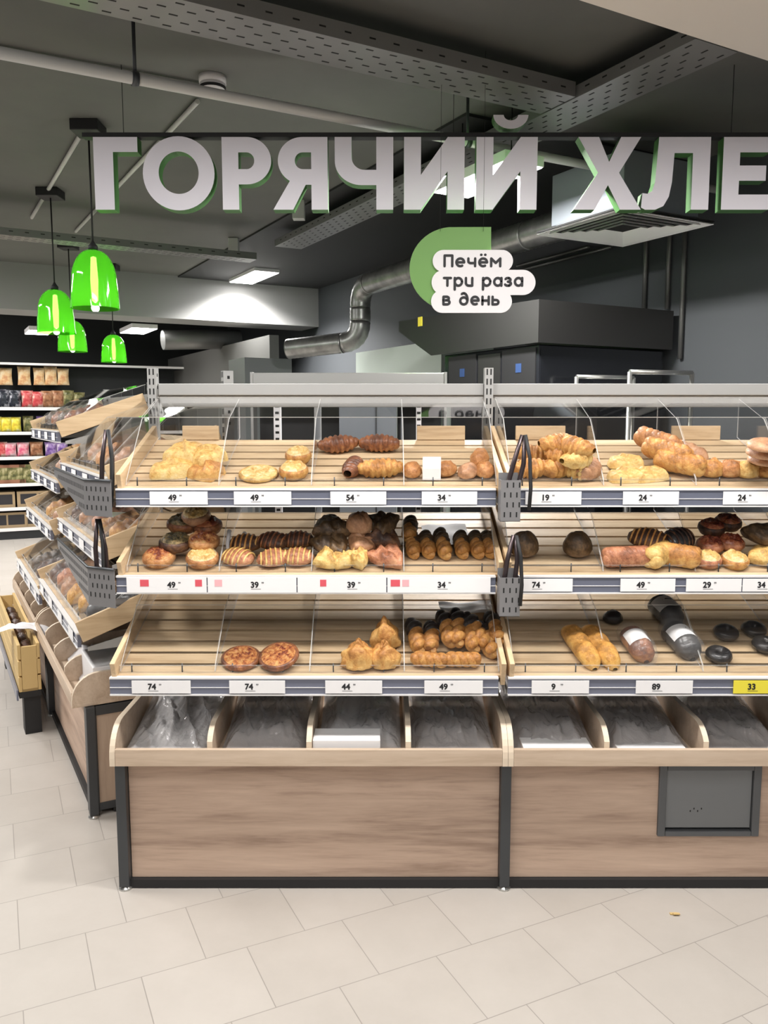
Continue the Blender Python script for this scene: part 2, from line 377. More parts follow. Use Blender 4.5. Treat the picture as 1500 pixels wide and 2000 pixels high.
# ------------------------------------------------------------------ bakery display bays
W = 1.25
SL = radians(19)
class Shelf: pass
def slots(mb, x, y, z0, z1, step, wd=.005, ht=.022, mat=1, cols=(-.007, .007)):
    z = z0
    while z < z1:
        for c in cols: mb.box((x + c - wd / 2, y - .001, z), (x + c + wd / 2, y + .001, z + ht), mat)
        z += step
def make_bay(loc, rz, label, heights, ends=(True, True), legs=('l', 'r'), flapdims=None, rail=True, hatch=False, group='bakery display bays'):
    t = thing('bakery_display', label, 'display shelf', loc, rz, group)
    bay = Shelf(); bay.root = t; bay.M = Matrix.Translation(loc) @ Matrix.Rotation(rz, 4, 'Z'); bay.sh = []
    # base
    mb = MB()
    px0, px1 = (.034 if 'l' in legs else .020), W - .0145
    if hatch:
        hx0, hx1, hz0, hz1 = .505, .825, .185, .42
        mb.prism([(px0, .03), (px1, .03), (px1, .42), (hx1, .42), (hx1, hz0), (hx0, hz0), (hx0, .42), (px0, .42)], 'y', .03, .048)
    else: mb.box((px0, .03, .03), (px1, .048, .42))
    mb.build('base_panel', 'oak_front', t, .0015)
    MB().box((.02, .05, .03), (W - .01, .06, .44)).build('gap_shade_sheet', 'black', t)  # added black sheet, stands for the shade in the gaps beside the legs
    MB().box((.0, .014, .002), (W, .03, .03)).box((0, .09, .004), (W, .58, .02)).build('plinth', 'black', t)
    if hatch:
        m = MB()
        m.box((hx0 - .005, .02, hz0 - .01), (hx0 + .02, .05, hz1)); m.box((hx1 - .02, .02, hz0 - .01), (hx1 + .005, .05, hz1))
        m.box((hx0 + .02, .02, hz1 - .022), (hx1 - .02, .05, hz1)); m.box((hx0 + .02, .02, hz0 - .01), (hx1 - .02, .05, hz0 + .008))
        h = m.build('hatch_frame', 'hatch_frame', t, .003); h['label'] = 'dark grey plastic frame of the service hatch'
        d = MB().box((hx0 + .022, .03, hz0 + .016), (hx1 - .022, .046, hz1 - .024))
        for q in range(4): d.box((hx0 + .1 + .012 * q, .0292, hz0 + .07 + .008 * (q % 2)), (hx0 + .104 + .012 * q, .031, hz0 + .076 + .008 * (q % 2)), 1)
        h2 = d.build('hatch_door', ['hatch_grey', 'black'], t, .002); h2['label'] = 'grey service hatch door'
    for sd, x in (('l', .0), ('r', W - .014)):
        if sd in legs:
            MB().box((x, 0, .012), (x + .033, .033, .44)).build('leg', 'dark_metal', t, .002)
            MB().lathe([(.001, 0), (.022, 0), (.022, .006), (.008, .010), (.008, .014), (.001, .014)], 16, 0, (x + .0165, .0165, 0)).build('foot', 'steel', t)
    for sd, x0, x1 in (('l', .002, .018), ('r', W - .018, W - .002)):
        if ends[0 if sd == 'l' else 1]:
            m = MB(); xx = (x0 - .004, x0 + .02) if sd == 'l' else (x1 - .02, x1 + .004)
            m.box((xx[0], .033, .40), (xx[1], .60, .437)); m.box((xx[0], .033, .02), (xx[1], .60, .05)); m.box((xx[0], .57, .05), (xx[1], .60, .40))
            if sd == 'r': m.box((W - .03, .0, .02), (W + .002, .04, .437))
            m.build('end_frame', 'dark_metal', t, .0015)
            MB().box((x0, .034, .05), (x1, .57, .40)).build('end_panel', 'oak_side', t)
    # tray
    m = MB(); m.box((.0, -.03, .443), (W, .60, .455)); m.box((.018, -.045, .442), (W - .018, -.03, .497)); m.box((.02, .585, .455), (W - .02, .6, .60))
    tr = m.build('tray', 'oak_tray', t, .0015)
    def side_prof(h=.565):
        pts = [(-.045, .442)]
        for k in range(9):
            a = pi - k * pi / 2 / 8; pts.append((-.045 + .10 + .10 * cos(a), h - .10 + .10 * sin(a) - .0))
        pts += [(.60, h), (.60, .442)]
        return pts
    for x in (.0, .3125, .625, .9375, W - .018):
        pr = side_prof(.568 if x in (.0, W - .018) else .56)
        if 0 < x < W - .02: pr = [(max(u, -.028), max(v, .4555)) for u, v in pr]; x -= .009
        MB().prism(pr, 'x', x + .0005, x + .0175, 0, 1).build('tray_side' if x in (.0, W - .018) else 'tray_divider', ['oak_tray', 'oak_edge'], tr)
    # uprights, rail
    for x in (0., W):
        if x == 0 and not ends[0]: continue
        m = MB().box((x - .016, .565, .0), (x + .016, .605, 1.712)); slots(m, x, .565, .75, 1.69, .036)
        for z in range(5): m.box((x + .0155, .58, 1.50 + .045 * z), (x + .0165, .59, 1.512 + .045 * z), 1)
        m.build('upright', ['grey_metal', 'slot'], t)
    if rail:
        m = MB().box((.017, .588, 1.612), (W - .017, .628, 1.655)); m.box((.017, .60, 1.568), (W - .017, .625, 1.612))
        m.build('back_rail', 'grey_metal', t, .002)
    MB().box((.02, .606, .06), (W - .02, .616, .62)).build('back_panel', 'grey_metal', t)
    for i, (yf, zf) in enumerate(heights):
        s = Shelf(); bay.sh.append(s)
        s.y, s.z = yf + .015, zf + .030
        L = (.558 - s.y) / cos(SL)
        M = Matrix.Translation((0, s.y, s.z)) @ Matrix.Rotation(SL, 4, 'X')
        s.M = bay.M @ M; s.L = L; s.N = (s.M.to_3x3() @ Vector((0, 0, 1))); s.P = s.M.translation.copy()
        m = MB(); n = max(5, round(L / .064)); pitch = L / n
        for k in range(n): m.box((.02, k * pitch, -.008), (W - .02, (k + 1) * pitch - .012, 0), 0, M)
        m.box((.022, .012, -.034), (W - .022, L, -.026), 1, M)  # black sheet added under the slats so their gaps look shaded
        sh = m.build('shelf', ['pine_slat', 'black'], t)
        for x in (.004, W - .022):
            MB().box((x, -.01, -.03), (x + .016, L, .052), 0, M).build('side_board', 'pine_board', sh, .002)
        m = MB()
        m.box((.0, yf - .002, zf - .024), (W - .03, yf + .012, zf + .024), 0)
        m.box((.0, yf - .006, zf + .0245), (W - .03, yf + .014, zf + .030), 1); m.box((.0, yf - .006, zf - .029), (W - .03, yf + .012, zf - .0245), 1)
        m.box((.0, yf - .004, zf - .004), (W - .03, yf - .0015, zf - .002), 1)
        rl = m.build('price_rail', ['rail_blue', 'rail_white'], sh); rl['label'] = 'blue grey price rail with white edges'
        # shelf arms
        for x in (-.0, W - .006):
            MB().prism([(yf + .03, zf - .02), (.57, zf + .09), (.57, zf - .03), (yf + .03, zf - .035)], 'x', x + .001, x + .005).build('shelf_arm', 'grey_metal', sh)
        # acrylic
        dy, dz = flapdims[i] if flapdims else (.22, .21)
        yl, zl = s.y + .012, s.z + .004
        MB().slab([(.022, yl, zl), (W - .022, yl, zl), (W - .022, yl, zl + .026), (.022, yl, zl + .026)], .003).build('front_lip', ['acrylic', 'acrylic_edge'], sh)
        p0 = (yf + .035, zf + .055); p1 = (yf + dy, zf + dz); p2 = (.56, zf + dz + .34 * (.56 - yf - dy))
        m = MB()
        for k in range(4):
            a, b = .0225 + k * (W - .045) / 4 + .002, .0225 + (k + 1) * (W - .045) / 4 - .002
            MB().slab([(a, *p0), (b, *p0), (b, *p1), (a, *p1)], .003).build('flap', ['acrylic', 'acrylic_edge'], sh)
        if i != 0 or True:
            MB().slab([(.022, *p1), (W - .022, *p1), (W - .022, *p2), (.022, *p2)], .003).build('top_sheet', ['acrylic', 'acrylic_edge'], sh)
        e = .006
        for k in range(5):
            x = .024 + k * (W - .048) / 4
            prof = [(yl + .004, zl + .004), (p0[0] + .004, p0[1] + .002), (p1[0] + .003, p1[1] - e), (.556, p2[1] - e), (.556, s.z + (.556 - s.y) * tan(SL) + .006)]
            MB().prism(prof, 'x', x - .0015, x + .0015, 0, 1).build('divider', ['acrylic', 'acrylic_edge'], sh)
        m = MB()
        for k in range(8):
            x = .06 + k * .16; m.tube([(x, yl + .006, zl - .002), (x, yl + .006, zl + .03)], .0022, 6)
        m.build('lip_pin', 'dark_metal', sh)
    return bay
FR = [(.115, 1.273), (.09, .994), (-.01, .69)]
FD = [(.23, .257), (.2, .21), (.22, .21)]
bay1 = make_bay((-.861, 2.505, 0), 0, 'oak bakery display bay with four price rails of pastries, beside the green lamps', FR, (True, False), ('l', 'r'), FD)
bay2 = make_bay((.389, 2.505, 0), 0, 'oak bakery display bay with a grey service hatch in its base', FR, (False, True), ('r',), FD, hatch=True)
bay1.root['label'] = 'oak bakery display bay with pizzas on its bottom shelf and a plain base panel'
LR = -(pi / 2 - GR)
LX = Vector((cos(LR), sin(LR), 0))
near = Vector((-1.132, 2.995, 0))
bay3 = make_bay(tuple(near - LX * W), LR, 'oak bakery display bay turned towards the aisle, its end panel beside the front row', FR, (False, True), ('l', 'r'), FD)
bay4 = make_bay(tuple(near - LX * (2 * W + .02)), LR, 'far bakery display bay along the aisle behind the yellow wooden crate', [(.115, 1.43), (.10, 1.17), (.06, .93), (-.01, .60)], (True, True), ('l',), [(.23, .2), (.2, .16), (.2, .16), (.22, .2)])

def on(bay, i, px, py, lift=0):
    s = bay.sh[i]; return at_plane(px, py, s.P + s.N * lift, s.N)
def seat(o, bay, i, px, py, yaw=0, lift=0, roll=0, pitch=0):
    s = bay.sh[i]; p = on(bay, i, px, py, lift + .001)
    R = s.M.to_3x3().to_4x4() @ Matrix.Rotation(radians(yaw), 4, 'Z') @ Matrix.Rotation(radians(roll), 4, 'X') @ Matrix.Rotation(radians(pitch), 4, 'Y')
    o.matrix_world = Matrix.Translation(p) @ R
    return o

# ------------------------------------------------------------------ pastries: each returns a mesh object, base at z = 0
def seed(): return Vector((random.uniform(-50, 50), random.uniform(-50, 50), random.uniform(-50, 50)))
def blob(mb, rx, ry, h, mat=0, rough=.12, sc_=2.5, nu=24, nv=12, sq=2.4, c=(0, 0, 0), ridge=0, rn=6, pinch=0):
    sd = seed(); c = Vector(c)
    def fn(u, v):
        th = 2 * pi * u; ph = -pi / 2 + pi * v
        x, y, z = cos(ph) * cos(th), cos(ph) * sin(th), sin(ph)
        if z < 0: z *= .45
        n = 1 + rough * noise.noise(Vector((x, y, z)) * sc_ + sd) + rough * .4 * noise.noise(Vector((x, y, z)) * sc_ * 3 + sd)
        if ridge: n *= 1 + ridge * sin(rn * x * pi) * cos(ph)
        k = 1 / max(abs(x) ** sq + abs(y) ** sq, 1e-6) ** (1 / sq) if False else 1
        return c + Vector((x * rx * n * (1 - pinch * max(z, 0)), y * ry * n * (1 - pinch * max(z, 0)), (z + .45) / 1.45 * h * n))
    return mb.grid(fn, nu, nv, mat, True, True)
def p_bun(name, m, rx=.045, ry=.045, h=.05, rough=.1, ridge=0, rn=6, **k):
    return blob(MB(), rx, ry, h, 0, rough, ridge=ridge, rn=rn, **k).build(name, m)
def p_roll(name, m, L=.13, r=.027, ridges=7, bend=0, taper=.75, amp=.12):
    # wound pastry lying along x with a ridge at every turn of the dough
    sd = seed(); mb = MB()
    def fn(u, v):
        t = v * 2 - 1; rr = r * (1 - taper * abs(t) ** 2.6) * (1 + amp * abs(sin(pi * ridges * v + 1.5 * u * 0)) - amp * .5)
        rr = max(rr, .002); a = 2 * pi * u
        y = cos(a) * rr; z = sin(a) * rr * .88
        nn = 1 + .07 * noise.noise(Vector((t * 4, cos(a), sin(a))) + sd)
        return (t * L / 2 + .12 * r * cos(a) * 0, y * nn + bend * t * t * L, z * nn + r * .85)
    mb.grid(fn, 16, 56, 0, True, True)
    return mb.build(name, m)
def p_twist(name, m, L=.15, r=.014, turns=3.5, strands=2, tip=None, tip0=.70):
    mb = MB()
    def strand(a0, lo, hi, n, mb, rr):
        pts, rs = [], []
        for i in range(n + 1):
            t = lo + (hi - lo) * i / n; a = 2 * pi * turns * t + a0
            pts.append((t * L - L / 2, cos(a) * r * .62, sin(a) * r * .62 + r * 1.5)); e = min(t, 1 - t) * 9
            rs.append(rr * min(1, .45 + e))
        mb.tube(pts, rs, 10)
    for k in range(strands): strand(2 * pi * k / strands, 0, 1, 44, mb, r)
    o = mb.build(name, m)
    if tip:
        t = MB()
        for k in range(strands): strand(2 * pi * k / strands, tip0, 1, 20, t, r * 1.12)
        t.build('glazed_tip', tip, o)
    return o
def p_disc(name, m, top, R=.062, h=.022, bump_=.006):
    mb = MB().lathe([(.001, 0), (R * .9, 0), (R, h * .4), (R * .98, h * .8), (R * .88, h), (R * .8, h * .86), (.001, h * .8)], 32)
    o = mb.build(name, m); sd = seed()
    def fn(u, v):
        r = R * .9 * v; a = 2 * pi * u; x, y = r * cos(a), r * sin(a)
        return (x, y, h * .84 + bump_ * (noise.noise(Vector((x, y, 0)) * 110 + sd) + .7) * (1 - v ** 6))
    MB().grid(fn, 40, 12, 0, True, True).build('topping', top, o)
    return o
def p_open(name, m, top, R=.05, h=.03):
    # round bun with a filled hollow
    sd = seed(); mb = MB()
    prof = [(.001, 0), (R * .8, 0), (R, h * .4), (R * .97, h * .7), (R * .86, h * .84), (R * .7, h * .84), (.001, h * .75)]
    mb.lathe(prof, 28); o = mb.build(name, m)
    def fn(u, v):
        r = R * .88 * v; a = 2 * pi * u; x, y = r * cos(a), r * sin(a)
        return (x, y, h * .80 + h * .30 * (1 - v ** 4) + .009 * (noise.noise(Vector((x, y, 0)) * 95 + sd) + .3) * (1 - v ** 8))
    MB().grid(fn, 40, 16, 0, True, True).build('filling', top, o)
    return o
def p_tri(name, m, a=.085, h=.04, stripes=0):
    # puffed triangle with layered edges
    sd = seed(); mb = MB()
    def fn(u, v):
        th = 2 * pi * u; ph = -pi / 2 + pi * v
        k = cos(pi / 3) / cos(((th + pi / 3) % (2 * pi / 3)) - pi / 3)
        k = .35 + .65 * k
        z = sin(ph); c = cos(ph) ** .6 if cos(ph) > 0 else 0
        n = 1 + .06 * noise.noise(Vector((cos(th) * 2, sin(th) * 2, z * 2)) + sd)
        zz = (z + 1) / 2 * h * (1 + (.10 * sin(stripes * cos(th) * c * 3) if stripes else 0))
        lay = 1 + .03 * sin(z * 14)
        return (cos(th) * k * a * c * n * lay, sin(th) * k * a * c * n * lay, zz * (1 + .25 * noise.noise(Vector((cos(th) * c * 2, sin(th) * c * 2, 5)) + sd)))
    return mb.grid(fn, 36, 14, 0, True, True).build(name, m)
def p_env(name, m, fill=None, a=.06, b=.045, h=.04):
    # folded envelope of dough: a pillow with a raised diagonal flap
    sd = seed(); mb = MB()
    def fn(u, v):
        x, y = (u * 2 - 1), (v * 2 - 1); e = max(0, 1 - max(abs(x), abs(y)) ** 4) ** .5
        f = .18 * (1 if x + y * .6 > .05 else 0) + .1 * math.exp(-((x + y * .6 - .05) / .12) ** 2)
        w_ = 1 - .12 * y * y; return (x * a * w_, y * b * (1 - .12 * x * x), h * (e * (.75 + f) + .12 * noise.noise(Vector((x, y, 0)) * 2.5 + sd) * e))
    mb.grid(fn, 30, 22, 0, True)
    mb.add([(-a * .8, -b * .8, 0.001), (a * .8, -b * .8, 0.001), (a * .8, b * .8, 0.001), (-a * .8, b * .8, 0.001)], [(3, 2, 1, 0)])
    return mb.build(name, m)
def p_pouch(name, m, r=.042, h=.085):
    # dough gathered into a peak with folds
    sd = seed(); mb = MB()
    prof = [(.7, 0), (1.05, .05), (1.08, .25), (1.0, .5), (.86, .68), (.62, .80), (.34, .84), (.30, .95), (.14, 1.0), (.02, .98)]
    def fn(u, v):
        f = v * (len(prof) - 1); i = min(int(f), len(prof) - 2); t = f - i
        rr = prof[i][0] * (1 - t) + prof[i + 1][0] * t; z = prof[i][1] * (1 - t) + prof[i + 1][1] * t
        a = 2 * pi * u; n = 1 + .09 * sin(6 * a + 4 * z + sd.y) * min(1, z * 1.4) + .05 * sin(13 * a - 5 * z) + .22 * noise.noise(Vector((cos(a), sin(a), z * 2)) * 1.8 + sd)
        return (cos(a) * rr * r * n, sin(a) * rr * r * n * .8, z * h * (1 + .12 * cos(a * 2 + sd.x)))
    return mb.grid(fn, 36, 24, 0, True, True).build(name, m)
def p_ring(name, m, R=.045, r=.02):
    mb = MB(); sd = seed()
    def fn(u, v):
        a, b = 2 * pi * u, 2 * pi * v; k = r * (1 + .05 * noise.noise(Vector((cos(a), sin(a), b)) + sd))
        return ((R - r + k * cos(b)) * cos(a), (R - r + k * cos(b)) * sin(a), r + k * sin(b) * .9)
    mb.grid(fn, 32, 14, 0, True, True); return mb.build(name, m, None, 0, True)
def p_loaf(name, m, L=.2, r=.036, cuts=4):
    sd = seed(); mb = MB()
    def fn(u, v):
        t = v * 2 - 1; a = 2 * pi * u; rr = r * max(0.05, (1 - abs(t) ** 5)) ** .5 * (1 + .05 * sin(cuts * pi * v * 2) * max(0, sin(a)))
        n = 1 + .05 * noise.noise(Vector((t * 3, cos(a), sin(a))) + sd)
        return (t * L / 2, cos(a) * rr * n, max(0, sin(a) * .8 + .55) * rr * n * 1.1)
    return mb.grid(fn, 20, 40, 0, True, True).build(name, m)
def p_slash(name, m, top, a=.058, b=.04, h=.042, n=6):
    # domed bun with raised stripes across it
    o = blob(MB(), a, b, h, 0, .06).build(name, m); t = MB()
    for k in range(n):
        x = -a * .72 + k * a * 1.44 / (n - 1); rr = sqrt(max(0, 1 - (x / a) ** 2))
        pts = [(x + .012 * (j / 8 - .5), b * rr * cos(pi - pi * j / 8) * .98, h * .31 + h * .69 * rr * sin(pi * j / 8) + .001) for j in range(9)]
        t.tube(pts, .0034, 6)
    t.build('stripe', top, o)
    return o

def put(o, label, cat, group, bay, i, px, py, yaw=0, lift=0, roll=0, pitch=0):
    tag(o, label, cat, group); return seat(o, bay, i, px, py, yaw, lift, roll, pitch)
G = 'pastries on the top shelf'; G2 = 'pastries on the middle shelf'; G3 = 'pastries on the bottom shelf'
# ---- top shelf, first bay
i = 0
put(p_env('cheese_pastry', 'crust_pale', a=.078, b=.05, h=.05), 'pale yellow folded cheese pastry at the front of the first 49 bin', 'pastry', G, bay1, i, 338, 925, 12)
put(p_env('cheese_pastry', 'crust_gold', a=.058, b=.05, h=.05), 'browned folded pastry at the front of the first 49 bin, beside the pale one', 'pastry', G, bay1, i, 402, 928, -25)
put(p_env('cheese_pastry', 'crust_pale', a=.068, b=.055, h=.055), 'plump yellow folded pastry lying above the two front ones in the first 49 bin', 'pastry', G, bay1, i, 362, 893, -20, .028)
put(p_env('cheese_pastry', 'crust_pale', a=.06, b=.05, h=.05), 'pale folded pastry against the divider in the first 49 bin', 'pastry', G, bay1, i, 408, 898, 35, .03)
put(p_disc('flat_bread', 'crust_pale', 'topping_cheese', .066, .018), 'thin pale flatbread in front of the second 49 bin', 'pastry', G, bay1, i, 505, 930)
put(p_open('cheese_bun', 'crust_gold', 'topping_cheese', .05, .04), 'round golden cheese bun at the front of the second 49 bin', 'bun', G, bay1, i, 574, 930)
put(p_open('cheese_bun', 'crust_gold', 'topping_cheese', .046, .04), 'round golden cheese bun behind the other in the second 49 bin', 'bun', G, bay1, i, 583, 900, 0, .012)
put(p_roll('sausage_roll', 'crust_brown', .15, .034, 8, .04, .7, .2), 'dark baked ridged roll lying at the back of the 54 bin beside the first divider', 'pastry', G, bay1, i, 662, 882, 14, .0)
put(p_roll('sausage_roll', 'crust_brown', .145, .034, 8, -.03, .6, .2), 'dark baked ridged roll lying at the back of the 54 bin, nearer the 34 bin', 'pastry', G, bay1, i, 741, 880, -4, 0)
put(p_roll('sausage_roll', 'crust_brown', .125, .03, 7, .03, .5, .2), 'dark ridged roll standing end-on at the front of the 54 bin', 'pastry', G, bay1, i, 690, 925, 78)
put(p_roll('sausage_roll', 'crust_gold', .155, .034, 8, .03, .6, .2), 'lighter golden ridged roll at the front of the 54 bin', 'pastry', G, bay1, i, 743, 930, 7)
for k, (x, y, yw, m, lb, lf) in enumerate([(805, 930, 80, 'crust_bun', 'small oblong bun beside the divider at the front of the top shelf 34 bin', 0), (869, 928, 20, 'crust_bun', 'small oblong bun behind the white label card of the top shelf 34 bin', 0),
        (913, 932, 60, 'crust_tan', 'small tan bun wrapped in film at the front of the top shelf 34 bin', 0), (946, 930, 85, 'crust_bun', 'small bun in the front corner of the top shelf 34 bin', 0),
        (936, 905, 70, 'crust_bun', 'larger golden bun resting behind the corner one in the top shelf 34 bin', .02)]):
    put(p_bun('oblong_bun', m, .042 if k < 4 else .05, .032, .05), lb, 'bun', G, bay1, i, x, y, yw, lf)
put(MB().slab([(-.03, 0, 0), (.03, 0, 0), (.03, .02, .075), (-.03, .02, .075)], .001, 0, 0).build('label_card', 'paper'), 'small white card standing among the buns of the top shelf 34 bin', 'card', None, bay1, i, 843, 938)
# ---- top shelf, second bay
for x, y, yw, lf, lb, m in [(1036, 932, 8, 0, 'ridged golden croissant at the front of the 19 bin by the tongs', 'crust_gold'), (1040, 905, -12, .01, 'ridged golden croissant behind the front one by the tongs in the 19 bin', 'crust_gold'),
        (1088, 930, 30, 0, 'golden croissant at the front middle of the 19 bin', 'crust_gold'), (1128, 934, -20, 0, 'pale golden croissant at the front of the 19 bin by the divider', 'crust_pale'),
        (1092, 905, -30, .04, 'golden croissant lying on the front ones in the 19 bin', 'crust_gold'), (1130, 912, 40, .045, 'pale croissant sliding off the pile in the 19 bin', 'crust_pale'),
        (1090, 884, 15, .07, 'curled golden croissant on top of the pile in the 19 bin', 'crust_gold'), (1120, 890, -50, .08, 'golden croissant crowning the pile in the 19 bin', 'crust_gold'), (1150, 932, 65, .0, 'small croissant touching the divider in the 19 bin', 'crust_tan')]:
    put(p_roll('croissant', m, .125, .036, 6, .18, .7, .24), lb, 'croissant', G, bay2, i, x, y, yw, lf)
for x, y, yw, lf, lb in [(1222, 936, 5, 0, 'pale puff pastry at the front of the first 24 bin by the divider'), (1222, 910, -8, .008, 'pale puff pastry behind the front one in the first 24 bin'), (1268, 934, 15, 0, 'pale puff pastry at the front middle of the first 24 bin')]:
    put(p_env('puff_pastry', 'crust_pale', a=.062, b=.035, h=.04), lb, 'pastry', G, bay2, i, x, y, yw, lf)
for x, y, yw, lf, lb, m in [(1282, 880, -50, .04, 'brown tipped plaited bun highest in the first 24 bin', 'crust_bun'), (1300, 900, -40, .03, 'plaited golden bun in the middle of the first 24 bin', 'crust_gold'), (1325, 922, -30, .01, 'plaited golden bun lowest in the first 24 bin', 'crust_gold')]:
    put(p_twist('plaited_bun', m, .15, .023, 2.2, 3), lb, 'bun', G, bay2, i, x, y, yw, lf)
put(p_loaf('long_roll', 'crust_tan', .17, .036), 'smooth pinkish long roll behind the plaited buns in the first 24 bin', 'bread', G, bay2, i, 1338, 893, -58, .02)
for x, y, lf, lb, m, r in [(1388, 930, 0, 'dusted golden bun at the front of the second 24 bin by the divider', 'crust_gold', .042), (1422, 930, 0, 'dusted golden bun in the front middle of the second 24 bin', 'crust_bun', .042), (1457, 932, 0, 'dusted pale bun in the second 24 bin, third from the divider', 'crust_pale', .04), (1492, 930, 0, 'dusted bun cut by the picture edge in the second 24 bin', 'crust_gold', .042)]:
    put(p_bun('round_bun', m, r, r * .9, .06, .16), lb, 'bun', G, bay2, i, x, y, 20, lf)
for x, y, lf, lb in [(1492, 905, .06, 'round flat roll at the bottom of the stack above the second 24 bin'), (1490, 892, .095, 'round flat roll in the middle of the stack above the second 24 bin'), (1492, 878, .13, 'round flat roll on top of the stack above the second 24 bin')]:
    put(p_bun('flat_roll', 'crust_tan', .055, .05, .035, .05), lb, 'bun', G, bay2, i, x, y, 0, lf)
# ---- middle shelf, first bay
i = 1
for x, y, lf, R, m, tp, lb in [(312, 1099, 0, .055, 'crust_bun', 'topping_pizza', 'open bun with red and yellow topping at the front of the middle shelf 49 bin'), (396, 1100, 0, .055, 'crust_bun', 'topping_cheese', 'open bun with shredded cheese topping at the front of the middle shelf 49 bin'),
        (344, 1071, .03, .056, 'crust_dark', 'topping_herb', 'dark herb topped bun behind the red one in the middle shelf 49 bin'), (398, 1068, .03, .056, 'crust_bun', 'topping_pizza', 'brown open bun behind the cheese one in the middle shelf 49 bin'),
        (358, 1034, .055, .056, 'crust_brown', 'topping_herb', 'open bun high on the pile in the middle shelf 49 bin'), (405, 1038, .05, .054, 'crust_brown', 'topping_jam', 'dark red topped bun high by the divider in the middle shelf 49 bin'), (385, 1018, .085, .05, 'crust_tan', 'topping_cheese', 'smooth tan bun on top of the pile in the middle shelf 49 bin')]:
    put(p_open('filled_bun', m, tp, R, .042), lb, 'bun', G2, bay1, i, x, y, random.uniform(-60, 60), lf, random.uniform(-6, 6))
for x, y, lf, m, tp, lb in [(466, 1099, 0, 'crust_red', 'crust_pale', 'striped brown bun at the front of the first 39 bin by the divider'), (535, 1100, 0, 'crust_red', 'crust_pale', 'striped brown bun at the front middle of the first 39 bin'), (582, 1098, 0, 'crust_red', 'crust_pale', 'striped reddish bun at the front of the first 39 bin by the middle divider'),
        (480, 1072, .02, 'crust_dark', 'crust_gold', 'dark striped bun behind the front one by the tongs in the first 39 bin'), (534, 1068, .025, 'crust_dark', 'crust_brown', 'very dark striped bun in the back middle of the first 39 bin'), (582, 1066, .025, 'crust_dark', 'crust_brown', 'very dark striped bun in the back corner of the first 39 bin')]:
    put(p_slash('striped_bun', m, tp, .056, .044, .05), lb, 'bun', G2, bay1, i, x, y, random.uniform(-25, 25), lf)
for x, y, yw, lf, m, a, lb in [(650, 1102, 30, 0, 'crust_pale', .075, 'pale yellow puff triangle at the front of the second 39 bin'), (700, 1104, -10, 0, 'crust_pale', .05, 'small cream puff triangle at the front middle of the second 39 bin'), (756, 1098, 10, 0, 'crust_red', .075, 'reddish brown puff triangle at the front of the second 39 bin by the divider'),
        (648, 1074, 0, .025, 'crust_rye', .08, 'dark olive puff triangle behind the yellow one in the second 39 bin'), (705, 1074, 70, .02, 'crust_tan', .07, 'tan puff triangle in the middle of the second 39 bin'), (748, 1062, 20, .03, 'crust_dark', .075, 'almost black puff triangle behind the reddish one in the second 39 bin'),
        (645, 1043, 40, .055, 'crust_rye', .078, 'dark puff triangle high at the back of the second 39 bin'), (748, 1036, -30, .06, 'crust_rye', .07, 'dark puff triangle beside the round bun high in the second 39 bin')]:
    put(p_tri('puff_triangle', m, a, .055, 4), lb, 'pastry', G2, bay1, i, x, y, yw, lf, 8)
put(p_bun('wrapped_bun', 'crust_tan', .048, .044, .075, .2), 'round brown bun on top of the triangles in the second 39 bin', 'bun', G2, bay1, i, 702, 1040, 0, .062)
for x, y, lf, L, lb in [(806, 1096, 0, .1, 'dark topped stick by the divider at the front of the middle shelf 34 bin'), (834, 1096, 0, .1, 'dark topped stick second from the divider in the middle shelf 34 bin'), (864, 1094, 0, .125, 'taller dark topped stick in the middle of the middle shelf 34 bin'), (901, 1096, 0, .1, 'dark topped stick standing after the white gap in the middle shelf 34 bin'), (930, 1096, 0, .1, 'dark topped stick second from the end in the middle shelf 34 bin'), (953, 1096, 0, .095, 'dark topped stick at the very end of the middle shelf 34 bin'),
        (800, 1066, .025, .1, 'dark topped stick lying behind by the divider in the middle shelf 34 bin')]:
    o = p_twist('seeded_stick', 'crust_gold', L * 1.3, .0165, 2.5, 2, 'crust_rye', .5); tag(o, lb, 'pastry', G2)
    seat(o, bay1, i, x, y - 20, 90 + random.uniform(-6, 6), lf)
# ---- middle shelf, second bay
put(p_bun('rye_bread', 'crust_rye', .05, .046, .09, .05), 'dark round rye loaf by the tong holder on the middle shelf', 'bread', G2, bay2, i, 1022, 1084)
put(p_bun('rye_bread', 'crust_rye', .05, .046, .088, .05), 'dark round rye loaf standing alone in the 74 bin of the middle shelf', 'bread', G2, bay2, i, 1126, 1084)
put(p_twist('plaited_pastry', 'crust_red', .15, .022, 3.2, 3), 'orange plaited pastry at the front of the middle shelf 49 bin past the tongs', 'pastry', G2, bay2, i, 1222, 1104, 4)
put(p_twist('plaited_pastry', 'crust_pale', .1, .024, 2, 3), 'pale plaited pastry with seeds in the front of the 49 bin past the tongs', 'pastry', G2, bay2, i, 1284, 1102, 40)
put(p_twist('plaited_pastry', 'crust_gold', .1, .024, 2, 3), 'sugared plaited pastry by the divider in the 49 bin past the tongs', 'pastry', G2, bay2, i, 1326, 1104, -20)
put(p_slash('dark_plait', 'crust_dark', 'crust_gold', .07, .05, .06, 7), 'dark chocolate striped plait above the pale ones in the 49 bin past the tongs', 'pastry', G2, bay2, i, 1265, 1066, -25, .03)
put(p_slash('dark_plait', 'crust_black', 'crust_dark', .062, .05, .06, 6), 'black chocolate plait beside the striped one in the 49 bin past the tongs', 'pastry', G2, bay2, i, 1322, 1066, 25, .03)
